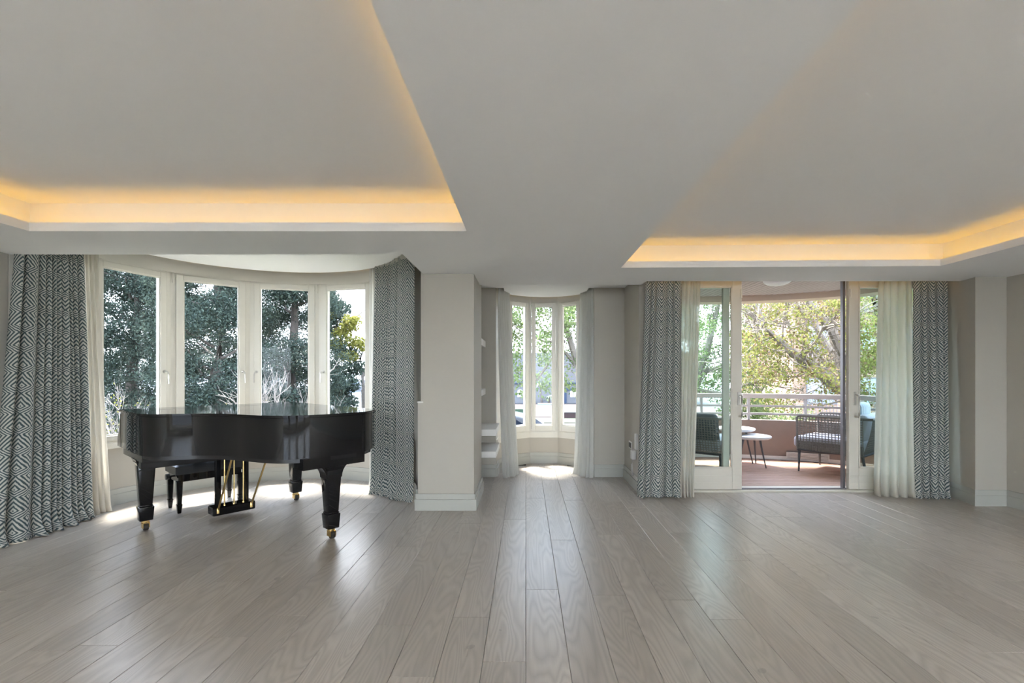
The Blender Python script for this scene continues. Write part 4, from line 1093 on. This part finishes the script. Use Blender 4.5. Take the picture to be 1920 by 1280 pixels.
def palm(label, px, d, h, rad, lean, nf, seed):
    X = (px - 986) * d / 907; r = thing('palm_tree', label, 'palm', (X, d, GZ), 0, 'palms by the white building'); g = np.random.default_rng(seed)
    b = BM(); tube(b, [(0, 0, 0), (lean * .5, 0, h * .5), (lean, 0, h)], .11, 7, .07); obj('trunk', b, 'darkbark', r, smooth='auto')
    for i in range(nf):
        a = 2 * PI * i / nf + g.uniform(-.2, .2); up = g.uniform(.2, .9); b = BM(); prev = None
        for k in range(7):
            t = k / 6; q = Vector((math.cos(a) * rad * t, math.sin(a) * rad * t, h + rad * (up * t - 1.1 * t * t))) + Vector((lean, 0, 0))
            wd = .11 * rad * math.sin(PI * min(1, t * .9 + .1)) + .01; n_ = Vector((-math.sin(a), math.cos(a), 0)) * wd
            cur = (b.verts.new(q + n_ - Vector((0, 0, wd * .6))), b.verts.new(q), b.verts.new(q - n_ - Vector((0, 0, wd * .6))))
            if prev: b.faces.new((prev[0], cur[0], cur[1], prev[1])); b.faces.new((prev[1], cur[1], cur[2], prev[2]))
            prev = cur
        obj('frond', b, 'frond', r, smooth=True)
palm('tall slim palm in front of the white building', 1016, 42.6, 1.75, .75, -.15, 9, 61)
palm('short bushy palm right of the tall slim palm', 1029, 42.3, .72, .62, .05, 13, 62)
b = BM(); tl_ = thing('planter_box', 'long dark planter at the foot of the palms', 'planter', (1.75, 41.3, GZ)); box(b, -.75, .75, -.35, .35, 0, .16); bevel(b, .02, 1); obj('box', b, 'dkwin', tl_)
b = BM(); box(b, -.68, .68, -.28, .28, .14, .165); obj('soil', b, 'darkbark', tl_)
r = thing('green_hoarding', 'bright green low panel left of the parked car in the alcove view', 'panel', (-1.0, 32, GZ)); 
b = BM(); box(b, -1.4, 1.2, -.03, .03, 0.02, .36); obj('panel', b, 'greenpaint', r)
for x in (-1.3, 0, 1.1): b = BM(); box(b, x, x + .05, -.06, .06, 0, .42); obj('post', b, 'white', r)
r = thing('low_wall', 'low dark red sign wall in the right alcove pane', 'wall', (2.7, 29.5, GZ))
b = BM(); box(b, -.6, .6, -.08, .08, 0, .30); obj('body', b, 'redpaint', r); b = BM(); box(b, -.65, 3.0, -.1, .1, .30, .36); obj('coping', b, 'asphalt', r); b = BM(); box(b, .65, 3.0, -.06, .06, 0, .30); obj('end_panel', b, 'rail', r)
# parked car (side view, nose to the right)
car = thing('parked_car', 'silver parked car seen through the alcove window', 'car', (-.55, 14.0, GZ))
def car_section(bm, prof, y0, y1, ins=0.0):
    a = [bm.verts.new((x, y0 , z)) for x, z in prof]; c = [bm.verts.new((x, y1, z)) for x, z in prof]
    bm.faces.new(a); bm.faces.new(c[::-1])
    for i in range(len(prof)): bm.faces.new((a[i], c[i], c[(i + 1) % len(prof)], a[(i + 1) % len(prof)]))
    bmesh.ops.recalc_face_normals(bm, faces=bm.faces[:]); return bm
b = BM(); car_section(b, [(-2.1, .35), (-2.15, .8), (-2.05, 1.05), (1.15, 1.05), (2.0, .92), (2.15, .7), (2.15, .35)], -.88, .88); bevel(b, .06, 2); obj('body', b, 'carpaint', car, smooth='auto')
b = BM(); car_section(b, [(-2.0, 1.03), (-1.7, 1.50), (-1.2, 1.58), (.25, 1.58), (.55, 1.52), (1.25, 1.03)], -.76, .76); bevel(b, .05, 2); cab = obj('cabin', b, 'carpaint', car, smooth='auto')
for sy in (-1, 1):
    for prof in ([(-1.75, 1.08), (-1.52, 1.46), (-.55, 1.50), (-.55, 1.08)], [(-.47, 1.08), (-.47, 1.50), (.28, 1.48), (.90, 1.08)]):
        b = BM(); car_section(b, prof, sy * .755, sy * .768); obj('side_window', b, 'carglass', cab)
b = BM(); a_ = [b.verts.new(v) for v in ((.60, -.66, 1.50), (.60, .66, 1.50), (1.22, .68, 1.07), (1.22, -.68, 1.07))]; c_ = [b.verts.new(v.co + Vector((.02, 0, .02))) for v in a_]
b.faces.new(a_); b.faces.new(c_[::-1])
for i in range(4): b.faces.new((a_[i], c_[i], c_[(i + 1) % 4], a_[(i + 1) % 4]))
obj('windscreen', b, 'carglass', cab)
for x in (-1.35, 1.40):
    for sy in (-1, 1):
        b = BM(); tube(b, [(x, sy * .68, .33), (x, sy * .90, .33)], .33, 20); wh = obj('wheel', b, 'rubber', car, smooth='auto')
        b = BM(); tube(b, [(x, sy * .89, .33), (x, sy * .91, .33)], .20, 14); obj('hub_cap', b, 'steel', wh, smooth='auto')
b = BM(); box(b, 2.08, 2.17, -.75, -.45, .68, .80); box(b, 2.08, 2.17, .45, .75, .68, .80); obj('headlights', b, 'opal', car)

# plane trees in front of balcony and alcove
def plane_tree(label, base, limbs, blobs, mat, seed, size=(.034, .072), tw=True):
    base = Vector(base); r = thing('plane_tree', label, 'tree', base, 0, 'plane trees in the street'); g = np.random.default_rng(seed)
    b = BM()
    for pts, r0, r1 in limbs: limb(b, base, pts, r0, r1)
    obj('trunk', b, 'bark', r, smooth='auto')
    if tw:
        b = BM()
        for pts, r0, r1 in limbs:
            for p, q in zip(pts[1:-1], pts[2:]):
                for k in range(3):
                    dd = (Vector(q) - Vector(p)); twigs(b, base, Vector(p).lerp(Vector(q), g.random()), dd.normalized() + Vector(g.normal(size=3)) * .8, .8, .022, 3, g, .7, .1)
        obj('twigs', b, 'bark', r)['kind'] = 'stuff'
    leaf_cloud('leaves', blobs, mat, r, size, .85, seed, .4, .1)
    return r
d = 11.0
base = (7.95, d, GZ)
L = [([base, at(1612, 790, d), at(1588, 738, d), at(1545, 705, d), at(1500, 672, d), at(1450, 630, d), at(1405, 585, d)], .22, .045),
     ([at(1588, 738, d), at(1540, 690, d + .2), at(1490, 660, d + .3), at(1440, 622, d + .3), at(1415, 560, d + .5)], .10, .03),
     ([at(1612, 780, d), at(1600, 700, d + .3), at(1560, 620, d + .5), at(1500, 545, d + .8), at(1470, 480, d + .8)], .15, .04),
     ([at(1600, 700, d), at(1650, 640, d + .2), at(1640, 560, d + .4), at(1615, 500, d)], .12, .04),
     ([at(1500, 672, d), at(1530, 640, d - .3), at(1545, 610, d - .5)], .05, .015),
     ([at(1520, 650, d), at(1480, 610, d + 1), at(1440, 560, d + 1.2), at(1415, 500, d + 1.3)], .06, .02),
     ([at(1560, 660, d), at(1520, 600, d + .7), at(1470, 545, d + .9), at(1440, 490, d + 1.0)], .06, .02),
     ([at(1588, 738, d), at(1560, 640, d + 1), at(1545, 560, d + 1.2), at(1550, 500, d + 1.3)], .07, .025),
     ([at(1450, 630, d), at(1420, 640, d - .3), at(1390, 668, d - .4)], .03, .01),
     ([at(1450, 630, d), at(1430, 610, d - .5), at(1395, 600, d - .7)], .04, .012)]
g = np.random.default_rng(71); bl = []
for i in range(190):
    px_, py_ = g.uniform(1385, 1720), g.uniform(515, 760)
    if py_ > 715 and g.random() < .5: continue
    bl.append((tuple(at(px_, py_, g.uniform(9.6, 13.0))), (.34, .34, .28), 120))
plane_tree('leaning plane tree with yellow-green spring leaves right of the balcony', base, L, bl, 'planeleaf', 72)
d = 13.0; base = (4.1, d, GZ)
L = [([base, at(1290, 760, d), at(1310, 700, d), at(1330, 640, d), at(1350, 560, d)], .20, .05), ([at(1310, 700, d), at(1345, 690, d), at(1375, 670, d + .4), at(1420, 640, d + .8)], .08, .02), ([at(1300, 730, d), at(1360, 740, d), at(1400, 720, d), at(1440, 715, d)], .07, .02)]
bl = []
for i in range(120):
    px_, py_ = g.uniform(1270, 1440), g.uniform(520, 750)
    bl.append((tuple(at(px_, py_, g.uniform(12, 15))), (.36, .36, .28), 150))
plane_tree('green leafy plane tree behind the left glass door leaf', base, L, bl, 'greenleaf', 73)
d = 16.0; base = (2.4, d, GZ)
L = [([base, at(1100, 760, d), at(1085, 690, d), at(1050, 650, d), at(1005, 715, d - .3)], .17, .03), ([at(1085, 690, d), at(1060, 610, d), at(1030, 560, d), at(980, 540, d)], .12, .04), ([at(1085, 690, d), at(1120, 600, d), at(1110, 540, d)], .12, .04), ([at(1060, 640, d), at(1020, 640, d), at(975, 620, d)], .06, .02)]
bl = []
for i in range(130):
    px_, py_ = g.uniform(935, 1110), 540 + 200 * g.random() ** 1.5
    bl.append((tuple(at(px_, py_, g.uniform(14.5, 17.5))), (.38, .38, .30), 95 if py_ < 660 else 45))
plane_tree('plane tree with light green leaves hanging in front of the alcove window', base, L, bl, 'greenleaf', 74, (.06, .12))
def hedge(label, px, d, n, w, h, seed, mat):
    X = (px - 986) * d / 907; r = thing('garden_shrub', label, 'shrub', (X, d, GZ), 0, 'garden shrubs below the balcony'); g = np.random.default_rng(seed)
    b = BM(); limb(b, (X, d, GZ), [(X, d, GZ), (X, d, GZ + h * .6)], .05, .02); obj('stem', b, 'bark', r)
    leaf_cloud('leaves', [((X + g.normal() * w * .4, d + g.normal() * .4, GZ + h * g.uniform(.3, 1)), (.35, .35, .3), n // 14) for i in range(14)], mat, r, (.05, .1), .7, seed)
hedge('green shrub low behind the left balcony railing', 1400, 12.5, 2400, 1.2, 2.0, 81, 'greenleaf')
hedge('green shrub low behind the middle of the balcony railing', 1460, 14.5, 2400, 1.5, 1.9, 82, 'greenleaf')

# brick apartment block behind the plane tree
bb_ = thing('brick_building', 'tan brick apartment block behind the plane tree', 'building', (20.5, 27, GZ))
b = BM(); box(b, -5.6, 9, 0, 8, 0, 16); obj('wall', b, 'brick', bb_)
for fl_ in range(5):
    z = 1.0 + fl_ * 2.95
    for x in (-4.9, -2.2, .6, 3.4, 6.2):
        b = BM(); frame_ring(b, 1.75, z, z + 1.5, .07, -.05, .03); bmesh.ops.translate(b, verts=b.verts[:], vec=(x + .9, 0, 0)); w_ = obj('window', b, 'white', bb_)
        for k in (0, 1):
            b = BM(); box(b, x + .1 + k * .83, x + .87 + k * .83, -.02, .02, z + .07, z + 1.43); obj('pane', b, 'dkwin', w_)
    b = BM(); box(b, -5.7, 9.1, -.18, 0, z - .75, z - .50); obj('floor_band', b, 'render', bb_)
for fl_ in (0, 1, 2):
    z = .35 + fl_ * 2.95; b = BM(); box(b, -5.3, -2.9, -1.0, 0, z, z + .15); bal = obj('balcony', b, 'render', bb_)
    for k in range(13): b = BM(); box(b, -5.28 + k * .19, -5.25 + k * .19, -.98, -.95, z + .15, z + 1.0); obj('baluster', b, 'darkmetal', bal)
    b = BM(); box(b, -5.3, -2.9, -1.0, -.94, z + 1.0, z + 1.05); obj('top_rail', b, 'darkmetal', bal)
